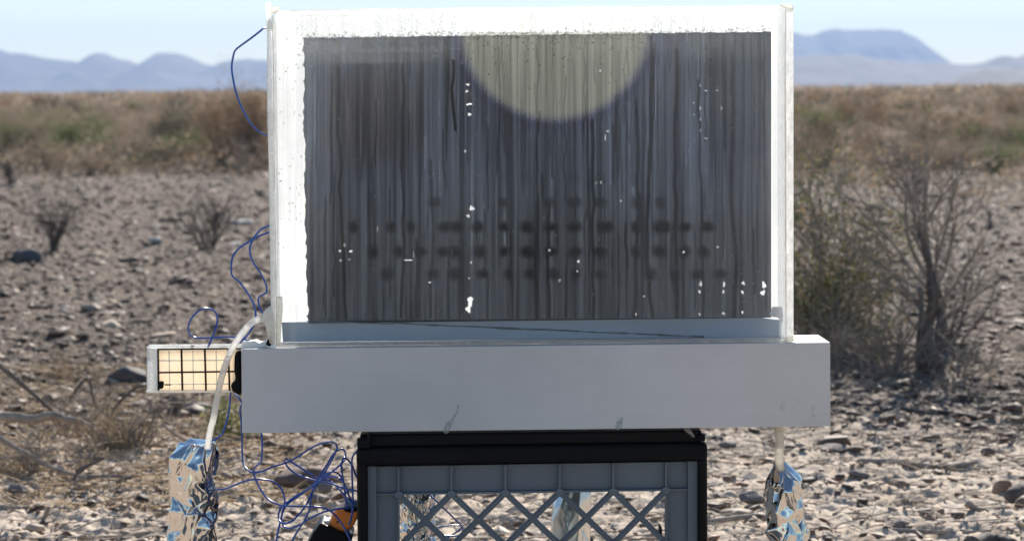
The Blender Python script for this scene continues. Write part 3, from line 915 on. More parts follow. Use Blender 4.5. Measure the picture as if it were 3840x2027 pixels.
bush(3480, 590, 100, 'olive', 'dark bush right of the woody shrub top', 1.4, 1)
bush(3640, 575, 110, 'green', 'dark green bush near the right edge', 1.1, 1)
bush(3740, 600, 110, 'olive', 'dark olive bush right of the dark green bush', 1.0, 2)
bush(3850, 590, 130, 'green', 'green bush cut by the right edge of the picture', 1.0)
bush(3280, 610, 120, 'dry', 'dry tan bush left of the dark olive bush', 1.4)
bush(3560, 640, 90, 'dry', 'low dry bush in front of the dark green bush', 1.5, 1)
r = np.random.default_rng(9)
labs = {'green': 'small green bush far out on the brown plain', 'olive': 'small olive bush far out on the brown plain',
        'dry': 'small tan dry bush far out on the brown plain', 'rust': 'small rust coloured bush far out on the brown plain'}
for k in range(260):
    side = -1 if r.random() < 0.5 else 1
    px = r.uniform(-150, 1150) if side < 0 else r.uniform(2850, 3990)
    if k % 9 == 0: px = r.uniform(1000, 2900)
    py = 352 + 305 * r.uniform(0, 1) ** 0.8
    kind = r.choice(['green', 'olive', 'dry', 'rust'], p=[0.10, 0.22, 0.50, 0.18])
    hpx = (py - 330) * r.uniform(0.30, 0.60) * (0.6 if py > 575 else 1)
    wd_ = r.uniform(1.1, 1.8)
    where = 'left of the tank' if px < 1000 else ('right of the tank' if px > 2900 else 'behind the tank')
    tone = {'green': 'green', 'olive': 'olive', 'dry': 'tan dry', 'rust': 'rust brown'}[kind]
    band = 'near the skyline' if py < 395 else ('in mid scrub' if py < 480 else ('in the front scrub' if py < 570 else 'at the gravel edge'))
    half = '' if where == 'behind the tank' else (', far side' if (px < 500 or px > 3420) else ', near side')
    bush(px, py, hpx, kind, ('wide low ' if wd_ > 1.45 else 'small round ') + tone + ' bush ' + band + ' ' + where + half, wd_, int(r.integers(0, 3)), 'small bushes scattered over the far plain')
# far scrub as one mass
parts = []; cols = []
n = 13000
Dq = 19 * (700 / 19) ** r.uniform(0, 1, n) - 8 * r.uniform(0, 1, n) ** 3
X = r.uniform(-0.24, 0.24, n) * Dq; Y = Dq - 2.4
keep = (fbm(X / 3.0, Y / 7.0, 900, 3) > 0.47) | ((r.random(n) < 0.25) & (Dq > 17)) | (Dq > 90)
X, Y, Dq = X[keep], Y[keep], Dq[keep]; n = len(X)
hgt = r.uniform(0.10, 0.34, n) * np.clip(0.7 + Dq / 100, .7, 1.6); wid = hgt * r.uniform(0.9, 2.0, n)
pal = np.array(DRY + DRY + RUST + OLIVE + [(0.30, 0.25, 0.19)])
m_ = 52
base = r.normal(0, 0.42, (n, m_, 3)); base[..., 2] = np.abs(base[..., 2]) * 0.9
rad_ = np.linalg.norm(base, axis=2, keepdims=True); base = base / np.maximum(rad_, 1)
ctr = base * np.stack([wid, wid, hgt], -1)[:, None, :] + np.stack([X, Y, H(X, Y)], -1)[:, None, :]
ctr = ctr.reshape(-1, 3)
sz = np.repeat(hgt * (0.06 + 0.07 * sstep(25, 90, Dq)), m_)[:, None] * r.uniform(.6, 1.5, (n * m_, 1))
a = r.normal(size=(n * m_, 3)); a /= np.linalg.norm(a, axis=1)[:, None]
b = r.normal(size=(n * m_, 3)); b -= a * (a * b).sum(1)[:, None]; b /= np.linalg.norm(b, axis=1)[:, None]
V = np.stack([ctr - a * sz, ctr + b * sz * .6, ctr + a * sz, ctr - b * sz * .6], 1).reshape(-1, 3)
F = np.arange(len(V)).reshape(-1, 4)
C = np.repeat(pal[r.integers(0, len(pal), n)], m_, axis=0) * r.uniform(.7, 1.3, (n * m_, 1))
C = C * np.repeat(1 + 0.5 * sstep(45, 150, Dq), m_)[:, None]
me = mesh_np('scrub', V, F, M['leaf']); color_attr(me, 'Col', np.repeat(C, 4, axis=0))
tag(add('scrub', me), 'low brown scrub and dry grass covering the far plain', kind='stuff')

# ------------------------------------------------------------------ the water harvester
root = empty('water_harvester', PL(2010, 1612, 0.038))
tag(root, 'clear acrylic tank with a dark streaked panel on a long brushed aluminium base', 'water harvester')
DEP = 0.076
mb = MB(); pslab(mb, [(905, 1308), (3113, 1283), (3114, 1597), (908, 1623)], 0, DEP)
base_o = mb.build('base', M['alu'], root, 0.0006)

def strip(a, b, w, t0, t1, mb):
    """bar along the photo segment a-b, w pixels thick"""
    ax, ay = a; bx, by = b; l = math.hypot(bx - ax, by - ay); nx, ny = -(by - ay) / l * w / 2, (bx - ax) / l * w / 2
    pslab(mb, [(ax + nx, ay + ny), (bx + nx, by + ny), (bx - nx, by - ny), (ax - nx, ay - ny)], t0, t1)

# side walls, top, back and front panes
mb = MB(); pslab(mb, [(999, 75), (1020, 75), (1036, 1296), (1018, 1297)], 0.002, 0.066); mb.build('side_pane', M['acrylic_edge'], root, 0.0004)
mb = MB(); pslab(mb, [(2948, 26), (2976, 24), (2976, 1280), (2950, 1281)], 0.002, 0.066); mb.build('side_pane', M['acrylic_edge'], root, 0.0004)
mb = MB(); pslab(mb, [(995, 8), (1015, 9), (1020, 110), (1002, 110)], 0.0015, 0.008); mb.build('edge_strip', M['acrylic_edge'], root, 0.0004)
mb = MB(); pslab(mb, [(1020, 38), (1500, 32), (2000, 27), (2948, 20), (2948, 29), (2000, 37), (1500, 43), (1020, 50)], 0.003, 0.066); mb.build('top_pane', M['acrylic_edge'], root, 0.0004)
mb = MB(); pslab(mb, [(1032, 55), (2940, 33), (2940, 1262), (1046, 1277)], 0.0665, 0.0695); mb.build('back_pane', M['acrylic_frost'], root)
mb = MB(); pslab(mb, [(1020, 50), (2948, 30), (2950, 1280), (1036, 1297)], 0.004, 0.0070); fp = mb.build('front_pane', M['acrylic_clear'], root)

# inner metal trough plate
mb = MB(); pslab(mb, [(1056, 1208), (1500, 1201), (2400, 1190), (2838, 1181), (2866, 1192), (2930, 1200), (2932, 1264), (1060, 1281)], 0.056, 0.062)
mb.build('trough', M['alu_in'], root, 0.0005)

# dark absorber panel with round domes and a few pinholes
def bil(c, u, v):
    (x00, y00), (x10, y10), (x11, y11), (x01, y01) = c     # tl, tr, br, bl
    x = (x00 * (1 - u) + x10 * u) * (1 - v) + (x01 * (1 - u) + x11 * u) * v
    y = (y00 * (1 - u) + y10 * u) * (1 - v) + (y01 * (1 - u) + y11 * u) * v
    return x, y
def PLnp(px, py, t):
    cm = np.array(CM)
    d = np.stack([(px - 1920) / FPX, -(py - 1013.5) / FPX, -np.ones_like(px)], -1) @ cm.T
    nv = np.array(NV); c = np.array(CAM)
    s = (t - c @ nv) / (d @ nv)
    return c + d * s[..., None]
def gridF(nr, nc):
    i = np.arange(nr - 1)[:, None]; j = np.arange(nc - 1)[None, :]
    return np.stack([i * nc + j, (i + 1) * nc + j, (i + 1) * nc + j + 1, i * nc + j + 1], -1).reshape(-1, 4)
q = 1.4907
nc, nr = 760, 470
U, W = np.meshgrid(np.linspace(0, 1, nc), np.linspace(0, 1, nr))
px, py = bil([(1128, 140), (2892, 117), (2892, 1190), (1144, 1212)], U, W)
dots = np.zeros_like(px)
DOMES = [(448, .25, (1268, 1327, 1447, 1510, 1600)), (508, .6, (1095, 1268, 1385, 1447, 1510, 1600, 1662)), (570, .9, (890, 985, 1035, 1120, 1150, 1203, 1268, 1327, 1385, 1447, 1512, 1530, 1600, 1660, 1676, 1724, 1780)),
                      (632, .9, (940, 1003, 1058, 1115, 1145, 1207, 1268, 1327, 1385, 1447, 1510, 1600, 1660, 1722, 1772)),
                      (688, .7, (975, 1090, 1145, 1215, 1280, 1335, 1390, 1450, 1510, 1640, 1700, 1755, 1812))]
for (yy, amp, xs) in DOMES:
    for xk, x in enumerate(xs):
        rr2 = ((px - x * q) / (24 + 6 * math.sin(x))) ** 2 + ((py - yy * q) / 22) ** 2
        dots = np.maximum(dots, amp * (0.75 + 0.25 * math.sin(x * 7.1)) * np.exp(-rr2 ** 1.4))
disp_dome = dots * 0.0
P = PLnp(px, py, 0.046) - dots[..., None] * np.array(NV) * 0.0015
base_c = np.array([0.011, 0.013, 0.020])
mott = fbm(px / 160, py / 220, 400, 4)
C = base_c[None, None] * (0.75 + 0.5 * mott)[..., None]
flare_warm = sstep(0.45, 0.75, fbm(px / 260, py / 200, 410, 3)) * (1 - sstep(1400, 1900, px))  # reddish lens-flare blotches on the left, painted into the panel colour
C = C * (1 - flare_warm[..., None] * np.array([-0.35, 0.0, 0.25]))
low = sstep(650, 900, py)
C = C * (1 - low[..., None] * np.array([0.10, 0.18, 0.30]))
C = C * (1 - dots[..., None]) + np.array([0.004, 0.003, 0.002]) * dots[..., None]
A = np.ones_like(px)
holes = [(1183, 757, 8, 11), (1178, 777, 7, 9), (1187, 524, 6, 7), (1178, 543, 5, 4), (1177, 213, 4, 3), (1174, 230, 3, 4), (1180, 262, 7, 3), (1181, 288, 5, 4), (1763, 714, 4, 7), (1760, 734, 3, 5),
         (1822, 715, 3, 7), (1820, 734, 3, 5), (1870, 712, 4, 5), (1868, 734, 3, 5), (1922, 717, 6, 8), (1919, 736, 6, 7), (1530, 330, 5, 3), (1523, 345, 2, 10), (1512, 459, 3, 3), (855, 631, 4, 2.5), (883, 632, 5, 3),
         (857, 655, 3, 2.5), (867, 616, 2.5, 5), (879, 652, 3, 2), (1382, 629, 3.5, 3.5), (1408, 705, 3, 4), (1455, 657, 3, 4), (1453, 682, 3, 2), (1720, 634, 3, 3), (1806, 621, 4, 2), (1762, 215, 1.5, 4), (1762, 272, 1.8, 5),
         (1762, 300, 1.5, 4), (1776, 228, 4, 1.5), (1804, 228, 4, 1.5), (1745, 258, 3, 1.5), (1745, 288, 3, 1.5), (1815, 273, 1.8, 6), (1776, 348, 4, 1.5), (1170, 380, 3, 3), (1510, 178, 2.5, 2.5), (1620, 745, 2.5, 3),
         (1025, 654, 12, 1.2), (1040, 640, 1.2, 9), (1762, 328, 1.5, 4), (1500, 460, 2, 2), (1562, 505, 2, 2), (1180, 700, 2, 3), (1185, 660, 3, 2.5), (1080, 710, 8, 1), (1760, 790, 3, 3), (1820, 788, 4, 4), (1868, 785, 2.5, 5), (1600, 790, 2, 3), (950, 575, 1, 6)]
for (hx, hy, hw, hh) in holes:
    ang = np.arctan2((py - hy * q), (px - hx * q)); wob = 1 + 0.25 * math.sin(hx) * np.cos(2 * ang + hy) + 0.2 * np.cos(3 * ang + hx)
    A = np.minimum(A, 1 - (((px - hx * q) / (hw * q * 0.95)) ** 2 + ((py - hy * q) / (hh * q * 0.95)) ** 2 < wob ** 2) * (1.0 if hw > 5.5 else 0.55 + 0.4 * abs(math.sin(hx * 3 + hy))))
ed = 8 * fbm(py / 20, py * 0 + 3, 420, 3) + 11 * np.abs(np.sin(py / 21.0 + 2 * vn(py / 90, py * 0, 419))) ** 0.6 * vn(py / 70, py * 0, 421)
xl = px[:, :1]
A = np.where((px - xl) < ed * 1.0, 0, A)
et = 5 * fbm(px / 14, px * 0 + 7, 423, 3)
A = np.where((py - py[:1, :]) < et, 0, A)
C4 = np.concatenate([C, A[..., None]], -1).reshape(-1, 4)
m, nt, out = newmat('absorber')
a = N(nt, 'ShaderNodeAttribute'); a.attribute_name = 'Col'
p = N(nt, 'ShaderNodeBsdfPrincipled'); p.inputs['Roughness'].default_value = 0.65; p.inputs['Specular IOR Level'].default_value = 0.25
L(nt, a.outputs['Color'], p.inputs['Base Color']); tr = N(nt, 'ShaderNodeBsdfTransparent')
L(nt, bump(nt, noise(nt, coords(nt, (600, 1, 40)), 1, 2), 0.1, 0.0005), p.inputs['Normal'])
mx = N(nt, 'ShaderNodeMixShader'); L(nt, a.outputs['Alpha'], mx.inputs[0]); L(nt, tr.outputs[0], mx.inputs[1]); L(nt, p.outputs[0], mx.inputs[2]); L(nt, mx.outputs[0], out.inputs[0])
loc0 = np.array(root.location)
me = mesh_np('absorber_panel', P.reshape(-1, 3) - loc0, gridF(nr, nc), m, True); color_attr(me, 'Col', C4)
o = add('absorber_panel', me, root)
sm = o.modifiers.new('thickness', 'SOLIDIFY'); sm.thickness = 0.002; sm.offset = -1

# condensation film on the front pane: droplets, fog, run-off tracks and painted lens flare
nc, nr = 1250, 800
U, W = np.meshgrid(np.linspace(0, 1, nc), np.linspace(0, 1, nr))
px, py = bil([(1026, 56), (2942, 36), (2942, 1188), (1042, 1203)], U, W)
fog = 0.14 + 0.40 * (fbm(px / 11, py / 900, 500, 2) - 0.42) + 0.30 * (vn(px / 5.5, py / 420, 517) - 0.5) + 0.30 * (fbm(px / 30, py / 1500, 503, 2) - 0.45) + 0.30 * (fbm(px / 130, py / 500, 507, 3) - 0.45)
fog += 0.10 * (vn(px / 4.5, py / 500, 511) - 0.5)
fog = np.clip(fog * 0.60 + 0.035 + 0.035 * sstep(560, 760, py), 0.045, 0.45)
def run(pts, w, amt, soft=2.0):
    global fog
    pts = [(a_ * q, b_ * q) for a_, b_ in pts]
    ys = np.array([b_ for a_, b_ in pts]); xs = np.array([a_ for a_, b_ in pts])
    cx = np.interp(py[:, 0], ys, xs)
    cx = cx + 4.5 * (vn(py[:, 0] / 70, py[:, 0] * 0, int(xs[0])) - .5) * 2
    inside = (1 - sstep(w * q / 2, w * q / 2 + soft, np.abs(px - cx[:, None]))) * (py >= ys[0]) * (py <= ys[-1])
    fog = fog * (1 - amt * inside)
R_ = [([(853, 110), (850, 300), (856, 420), (855, 520), (862, 640), (872, 800)], 7, .95), ([(1140, 150), (1138, 230), (1145, 330)], 7, 1.0), ([(1015, 160), (1012, 450), (1016, 620), (1010, 800)], 6, .9),
      ([(1085, 400), (1088, 600), (1080, 800)], 7, .7), ([(1493, 300), (1492, 600), (1493, 800)], 7, .95), ([(1575, 560), (1577, 682)], 6, .95), ([(1640, 90), (1638, 300), (1628, 560), (1628, 680), (1640, 800)], 8, .9),
      ([(1603, 250), (1605, 560), (1598, 680), (1596, 800)], 8, .75), ([(1703, 120), (1700, 330), (1698, 560), (1703, 800)], 8, .9), ([(1842, 130), (1840, 500), (1850, 660), (1848, 800)], 9, .8), ([(1755, 200), (1765, 600), (1768, 800)], 6, .7),
      ([(1380, 520), (1381, 800)], 6, .9), ([(1350, 500), (1347, 700), (1352, 800)], 6, .9), ([(1690, 560), (1690, 700), (1705, 800)], 6, .6), ([(1360, 440), (1365, 500)], 5, .9), ([(1287, 290), (1287, 335)], 5, .9), ([(1355, 280), (1356, 335)], 5, .9),
      ([(1050, 600), (1050, 800)], 6, .6), ([(1130, 640), (1128, 800)], 6, .6), ([(945, 250), (945, 420)], 3, .8), ([(817, 500), (817, 790)], 3, .7), ([(950, 120), (950, 250)], 3, .7), ([(1425, 640), (1425, 800)], 4, .8), ([(1228, 700), (1228, 800)], 3, .7), ([(1400, 560), (1400, 640)], 3, .8)]
for pts, w, am in R_: run(pts, w, am)
rr3 = np.random.default_rng(31)
for k in range(120):
    x = rr3.uniform(775, 1930); y0 = rr3.uniform(95, 640) if k % 3 else rr3.uniform(90, 130); y1 = y0 + rr3.uniform(20, 330)
    run([(x, y0), (x + rr3.normal(0, 3), min(y1, 800))], rr3.uniform(1.2, 4.5), rr3.uniform(.3, .8))
for k in range(60):
    x = rr3.uniform(775, 1930); y0 = rr3.uniform(90, 500); y1 = y0 + rr3.uniform(100, 400)
    run([(x, y0), (x + rr3.normal(0, 3), min(y1, 800))], rr3.uniform(2, 6), -rr3.uniform(.1, .3))
# the round domes press on the glass and keep it clear
for (yy, amp, xs) in DOMES:
    for xk, x in enumerate(xs):
        rr2 = ((px - x * q) / (24 + 5 * math.sin(x))) ** 2 + ((py - yy * q) / (23 + 4 * math.sin(x * 2))) ** 2
        fog = fog * (1 - min(1, amp * 1.2) * np.exp(-rr2 ** 1.9))
# pale lens-flare disc with tinted rim, painted into the fog colour and density
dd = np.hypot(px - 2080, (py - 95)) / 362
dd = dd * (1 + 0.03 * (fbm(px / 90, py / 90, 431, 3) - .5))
flare_disc = 1 - sstep(0.90, 1.05, dd)
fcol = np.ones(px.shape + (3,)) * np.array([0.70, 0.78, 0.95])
fcol = fcol * (1 - flare_disc[..., None]) + flare_disc[..., None] * np.array([1.0, 0.94, 0.74])
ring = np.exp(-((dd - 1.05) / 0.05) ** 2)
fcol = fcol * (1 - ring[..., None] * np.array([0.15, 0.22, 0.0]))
fog = np.clip(fog + flare_disc * (0.30 + 0.5 * fog + 0.16 * (fbm(px / 60, py / 260, 433, 3) - .5)) * (py > 120), 0, 0.85)
fogtop = (1 - sstep(100, 175, py)) * 0.015
fog = fog * (1 - 0.25 * sstep(500, 1000, py)) + fogtop
fcol = fcol * (1 - (sstep(600, 950, py) * 0.9)[..., None] * np.array([0.0, 0.07, 0.20]))
fcol = fcol * (1 - (sstep(0.48, 0.62, fbm(px / 240, py / 170, 460, 3)) * (1 - sstep(1350, 1700, px)) * (1 - sstep(500, 700, py)))[..., None] * np.array([-0.12, 0.12, 0.30]))  # upper-left flare ghosts, tinted warm into the fog colour
# droplets
drop = np.zeros_like(px)
xs_ = px[0]; 
def put_drop(cx, cy, rad, ring_=True, amt=1.0):
    j0 = int((cx - 1026) / (2942 - 1026) * (nc - 1)); v = (cy - 46) / (1196 - 46); i0 = int(v * (nr - 1))
    k = int(rad * 1.2) + 4
    sl = (slice(max(0, i0 - k), i0 + k), slice(max(0, j0 - k), j0 + k))
    if px[sl].size == 0: return
    d = np.hypot(px[sl] - cx, (py[sl] - cy) * 0.9) / rad
    drop[sl] = np.maximum(drop[sl], amt * (1 - sstep(0.7, 1.15, d)))
    if ring_:
        rg = np.exp(-((d - 1.35) / 0.3) ** 2) * (py[sl] > cy - rad * .3)
        fog[sl] = np.maximum(fog[sl], 0.42 * rg)
for k in range(5200):      # fine mist of droplets above the panel
    put_drop(rr3.uniform(1060, 2930), 148 - 92 * rr3.uniform(0, 1) ** 1.2, rr3.uniform(0.9, 2.3), False, rr3.uniform(.15, .6))
for k in range(650):       # along the upper edge of the panel
    x = rr3.uniform(1135, 2895); ye = 140 - (x - 1128) * 0.013
    put_drop(x, ye + rr3.normal(0, 7), rr3.uniform(1.5, 5.0), False, rr3.uniform(.3, .9))
for k in range(170):
    x = rr3.uniform(1140, 2890); y = 145 + abs(rr3.normal(0, 50)); 
    put_drop(x, y, rr3.uniform(2.0, 4.2), True, rr3.uniform(.4, .8))
for k in range(130):
    put_drop(rr3.uniform(2640, 2890), rr3.uniform(150, 1150), rr3.uniform(1.8, 4))
for k in range(110):
    put_drop(rr3.uniform(1140, 2700), rr3.uniform(160, 1170), rr3.uniform(1.6, 3.4))
for k in range(90):
    put_drop(rr3.uniform(1045, 1130), rr3.uniform(100, 1180), rr3.uniform(1.2, 3), False)
m, nt, out = newmat('condensation')
a = N(nt, 'ShaderNodeAttribute'); a.attribute_name = 'Fog'
b = N(nt, 'ShaderNodeAttribute'); b.attribute_name = 'Drop'
tr = N(nt, 'ShaderNodeBsdfTransparent'); df = N(nt, 'ShaderNodeBsdfDiffuse'); tl = N(nt, 'ShaderNodeBsdfTranslucent')
L(nt, a.outputs['Color'], df.inputs[0]); L(nt, a.outputs['Color'], tl.inputs[0])
m0 = N(nt, 'ShaderNodeMixShader'); m0.inputs[0].default_value = 0.03; L(nt, df.outputs[0], m0.inputs[1]); L(nt, tl.outputs[0], m0.inputs[2])
m1 = N(nt, 'ShaderNodeMixShader'); L(nt, a.outputs['Alpha'], m1.inputs[0]); L(nt, tr.outputs[0], m1.inputs[1]); L(nt, m0.outputs[0], m1.inputs[2])
dk = N(nt, 'ShaderNodeBsdfPrincipled'); dk.inputs['Base Color'].default_value = (0.01, 0.01, 0.012, 1); dk.inputs['Roughness'].default_value = 0.1
mm = N(nt, 'ShaderNodeMath', operation='MULTIPLY'); mm.inputs[1].default_value = 0.8; L(nt, b.outputs['Fac'], mm.inputs[0])
m2 = N(nt, 'ShaderNodeMixShader'); L(nt, mm.outputs[0], m2.inputs[0]); L(nt, m1.outputs[0], m2.inputs[1]); L(nt, dk.outputs[0], m2.inputs[2])
L(nt, m2.outputs[0], out.inputs[0])
P = PLnp(px, py, 0.0085)
me = mesh_np('condensation', P.reshape(-1, 3) - loc0, gridF(nr, nc), m, True)
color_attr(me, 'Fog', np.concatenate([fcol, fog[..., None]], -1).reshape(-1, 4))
color_attr(me, 'Drop', np.repeat(drop.reshape(-1, 1), 3, 1))
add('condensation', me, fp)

# sealant beads
def bead(pix, t, rad, mat, name, seed, vary=0.35, sides=7):
    r = np.random.default_rng(seed)
    P = catmull([PL(x, y, t) for x, y in pix], 10)
    rad = rad * (1 + vary * r.standard_normal(len(P))).clip(0.4, 2.2)
    k = np.array([1, 2, 1]) / 4; rad = np.convolve(np.pad(rad, 1, 'edge'), k, 'valid')
    V, F = tube(P, rad, sides)
    return rooted(name, V, F, mat, root, True)
r = np.random.default_rng(66)
bead([(1022, 60), (1026, 300), (1028, 600), (1033, 900), (1038, 1295)], 0.0035, 0.0006, M['glue'], 'sealant_bead', 1)
bead([(2947, 40), (2944, 300), (2946, 700), (2947, 1000), (2950, 1278)], 0.0035, 0.0006, M['glue'], 'sealant_bead', 2)
bead([(1030, 42), (1400, 36), (1900, 30), (2400, 27), (2960, 22)], 0.0025, 0.0007, M['acrylic_edge'], 'sealant_bead', 3, 0.5)
bead([(1010, 40), (1005, 200), (1003, 400), (1010, 640), (1016, 900), (1020, 1100), (1020, 1290)], 0.003, 0.0005, M['acrylic_edge'], 'sealant_bead', 4, 0.5)
bead([(1150, 1203), (1300, 1207), (1450, 1213), (1500, 1211), (1620, 1218), (1780, 1224), (1930, 1232), (2090, 1237), (2250, 1246), (2330, 1248), (2440, 1253), (2520, 1258), (2640, 1262)], 0.0035, 0.0008, simple('dark_sealant', (0.05, 0.07, 0.08), (0.12, 0.15, 0.16), 60, 0.25), 'sealant_line', 5, 0.4).parent = fp
bead([(1040, 1294), (1300, 1291), (2000, 1284), (2600, 1279), (2960, 1279)], 0.0030, 0.0009, M['glue'], 'sealant_bead', 6, 0.3)
# glue lumps
def blob(pix, t, depth, name, mat, seed, parent):
    P = [PL(x, y, t) for x, y in pix]
    mb = MB(); mb.prism(P, NV * depth)
    o = mb.build(name, mat, parent, 0.0012, True, 3)
    return o
blob([(996, 1160), (1010, 1148), (1024, 1170), (1030, 1230), (1028, 1290), (1012, 1288), (1004, 1262), (996, 1225), (990, 1205), (978, 1200), (976, 1186)], -0.001, 0.012, 'glue_lump', M['glue'], 1, root)
blob([(1034, 1112), (1058, 1110), (1060, 1150), (1054, 1240), (1052, 1292), (1036, 1292)], 0.001, 0.003, 'glue_lump', M['glue'], 2, root)
blob([(1012, 34), (1024, 24), (1044, 22), (1046, 36), (1034, 50), (1018, 52)], 0.0, 0.006, 'glue_lump', M['glue'], 3, root)
blob([(2940, 1268), (2976, 1256), (2990, 1268), (2978, 1280), (2950, 1283)], 0.001, 0.01, 'glue_lump', M['glue'], 4, root)
blob([(2925, 16), (2960, 14), (2976, 22), (2976, 40), (2948, 34)], 0.0, 0.006, 'glue_lump', M['glue'], 5, root)
# ragged glue edge at the inside lower right
blob([(2895, 1150), (2935, 1150), (2938, 1200), (2930, 1215), (2924, 1196), (2918, 1190), (2896, 1188), (2884, 1176), (2892, 1166)], 0.0095, 0.002, 'glue_lump', M['acrylic_frost'], 6, root)
# crumpled white tape and black plug on the base's left end
mb = MB()
pslab(mb, [(904, 1307), (906, 1283), (935, 1280), (958, 1277), (975, 1286), (1000, 1280), (1008, 1290), (990, 1302), (950, 1306)], 0.012, 0.030)
mb.build('white_tape', M['white_pl'], root, 0.001)
mb = MB(); pslab(mb, [(1002, 1275), (1012, 1263), (1017, 1280), (1016, 1297), (1006, 1298), (996, 1290)], 0.006, 0.02); mb.build('plug', M['black'], root, 0.001)
# greenish glue smears and finger marks on the front of the base
smear = clearish('glue_smear', (0.42, 0.48, 0.46), 0.5, 0.22, 0.04, 0.4, 300, 0.8, 0.9)
mb = MB()
pslab(mb, [(1664, 1606), (1672, 1585), (1690, 1575), (1700, 1560), (1712, 1540), (1716, 1520), (1722, 1516), (1718, 1542), (1706, 1566), (1694, 1590), (1684, 1616), (1678, 1624), (1664, 1622)], -0.0006, -0.0001)
mb.build('glue_smear', smear, root)
mb = MB()
pslab(mb, [(2308, 1600), (2312, 1580), (2324, 1574), (2332, 1560), (2338, 1568), (2334, 1588), (2332, 1606), (2314, 1612)], -0.0006, -0.0001)
mb.build('glue_smear', smear, root)
fm, nt, out = newmat('finger_mark')
tr = N(nt, 'ShaderNodeBsdfTransparent'); df = N(nt, 'ShaderNodeBsdfDiffuse'); df.inputs[0].default_value = (0.2, 0.21, 0.23, 1)
mx = N(nt, 'ShaderNodeMixShader'); L(nt, tr.outputs[0], mx.inputs[1]); L(nt, df.outputs[0], mx.inputs[2])
L(nt, ramp(nt, noise(nt, coords(nt), 300, 3), [(0.4, (0, 0, 0)), (0.7, (0.09, 0.09, 0.09))]), mx.inputs[0]); L(nt, mx.outputs[0], out.inputs[0])
for cx, cy in ((2935, 1528), (2994, 1522), (3050, 1540)):
    mb = MB(); pslab(mb, [(cx + 12 * math.cos(t) * (1 + .1 * math.sin(3 * t)), cy + 24 * math.sin(t)) for t in np.linspace(0, 6.0, 14)], -0.0003, -0.0001)
    mb.build('finger_mark', fm, root)
# drain spout under the right end
P = catmull([PL(2918, 1598, 0.03), PL(2924, 1650, 0.03), PL(2922, 1700, 0.03), PL(2925, 1760, 0.03)], 6)
V, F = tube(P, 0.0042, 14); spout = rooted('drain_spout', V, F, M['hose_end'], root, True)
P = [PL(2925, 1600, 0.03), PL(2923, 1608, 0.03), PL(2922, 1618, 0.03)]
V, F = tube(P, np.array([0.0085, 0.0062, 0.0046]), 14); rooted('spout_collar', V, F, M['glue'], spout, True)

# ------------------------------------------------------------------ stand: black folding stool and grey crate
def zpx(x, y, t): return PL(x, y, t)
st = empty('folding_stool', (PL(1990, 1700, 0.15).x, PL(1990, 1700, 0.15).y, 0.0))
tag(st, 'black plastic stool with rounded legs carrying the aluminium base', 'stool')
T0, T1 = 0.006, 0.30
mb = MB(); pslab(mb, [(1350, 1628), (2632, 1612), (2632, 1660), (1350, 1678)], T0 + 0.006, T1 - 0.006); mb.build('top', M['black'], st, 0.002)
mb = MB(); pslab(mb, [(1336, 1678), (2654, 1660), (2654, 1726), (1336, 1746)], T0, T1); apron = mb.build('apron', M['black_soft'], st, 0.004, segs=4)
for (x0, x1) in ((1336, 1374), (2619, 2654)):
    for (ta, tb) in ((T0 + .001, T0 + 0.022), (T1 - 0.022, T1 - .001)):
        a = PL(x0, 1700, T0); b = PL(x1, 1700, T0)
        zb = hz((a.x + b.x) / 2, (a.y + b.y) / 2) - 0.004
        mb = MB(); dd_ = NV * (ta - T0)
        a2 = a + dd_; b2 = b + dd_
        mb.prism([a2, b2, Vector((b2.x, b2.y, zb)), Vector((a2.x, a2.y, zb))], NV * (tb - ta))
        mb.build('leg', M['black'], st, 0.004, segs=4)
for pix in ([(1338, 1646), (1374, 1646), (1382, 1622), (1390, 1622), (1388, 1680), (1340, 1680)], [(2618, 1632), (2645, 1630), (2645, 1652), (2618, 1654)]):
    mb = MB(); pslab(mb, pix, T0 - 0.004, T0 + 0.010); mb.build('hinge', M['black_soft'], apron, 0.001)
mb = MB(); pslab(mb, [(2566, 1612), (2590, 1611), (2608, 1636), (2600, 1640)], T0 + .001, T0 + .02); mb.build('tab', M['glue'], st, 0.001)

cr = empty('plastic_crate', (PL(1990, 1700, 0.15).x, PL(1990, 1700, 0.15).y, 0.0))
tag(cr, 'grey plastic crate lying on its side under the black stool, diamond lattice facing front', 'crate')
C0 = 0.016
def gy(x, y): return y - (x - 1379) * 0.0157      # lines of the crate rise to the right like the photo
# lattice panel (one part): plate strips, ribs, diagonals
mb = MB()
def sl(x0, y0, x1, y1, t0, t1):
    pslab(mb, [(x0, gy(x0, y0)), (x1, gy(x1, y0)), (x1, gy(x1, y1)), (x0, gy(x0, y1))], t0, t1)
YB = 2760
sl(1379, 1747, 1412, YB - 6, C0, C0 + 0.009)           # flanges
sl(2580, 1747, 2616, YB - 6, C0, C0 + 0.009)
sl(1412.5, 1748, 1497, YB - 8, C0 + 0.006, C0 + 0.0085)     # recessed plates
sl(2499, 1748, 2579.5, YB - 8, C0 + 0.006, C0 + 0.0085)
sl(1497.5, 1748, 2498.5, 1850, C0 + 0.006, C0 + 0.0085)
sl(1497.5, 2640, 2498.5, YB - 8, C0 + 0.006, C0 + 0.0085)
xsn = [1495, 1693, 1895, 2099, 2300, 2498]
for k, x in enumerate(xsn):                             # vertical ribs
    sl(x - 4, 1749, x + 4, 1849, C0 + 0.0005, C0 + 0.0062)
sl(1491, 1857, 1499, 2650, C0 + 0.0005, C0 + 0.0062)
sl(2494, 1857, 2502, 2650, C0 + 0.0005, C0 + 0.0062)
sl(1413, 1849.3, 2579, 1856.7, C0 + 0.0004, C0 + 0.0062)
sl(1413, 2642, 2579, 2650, C0 + 0.0004, C0 + 0.0062)
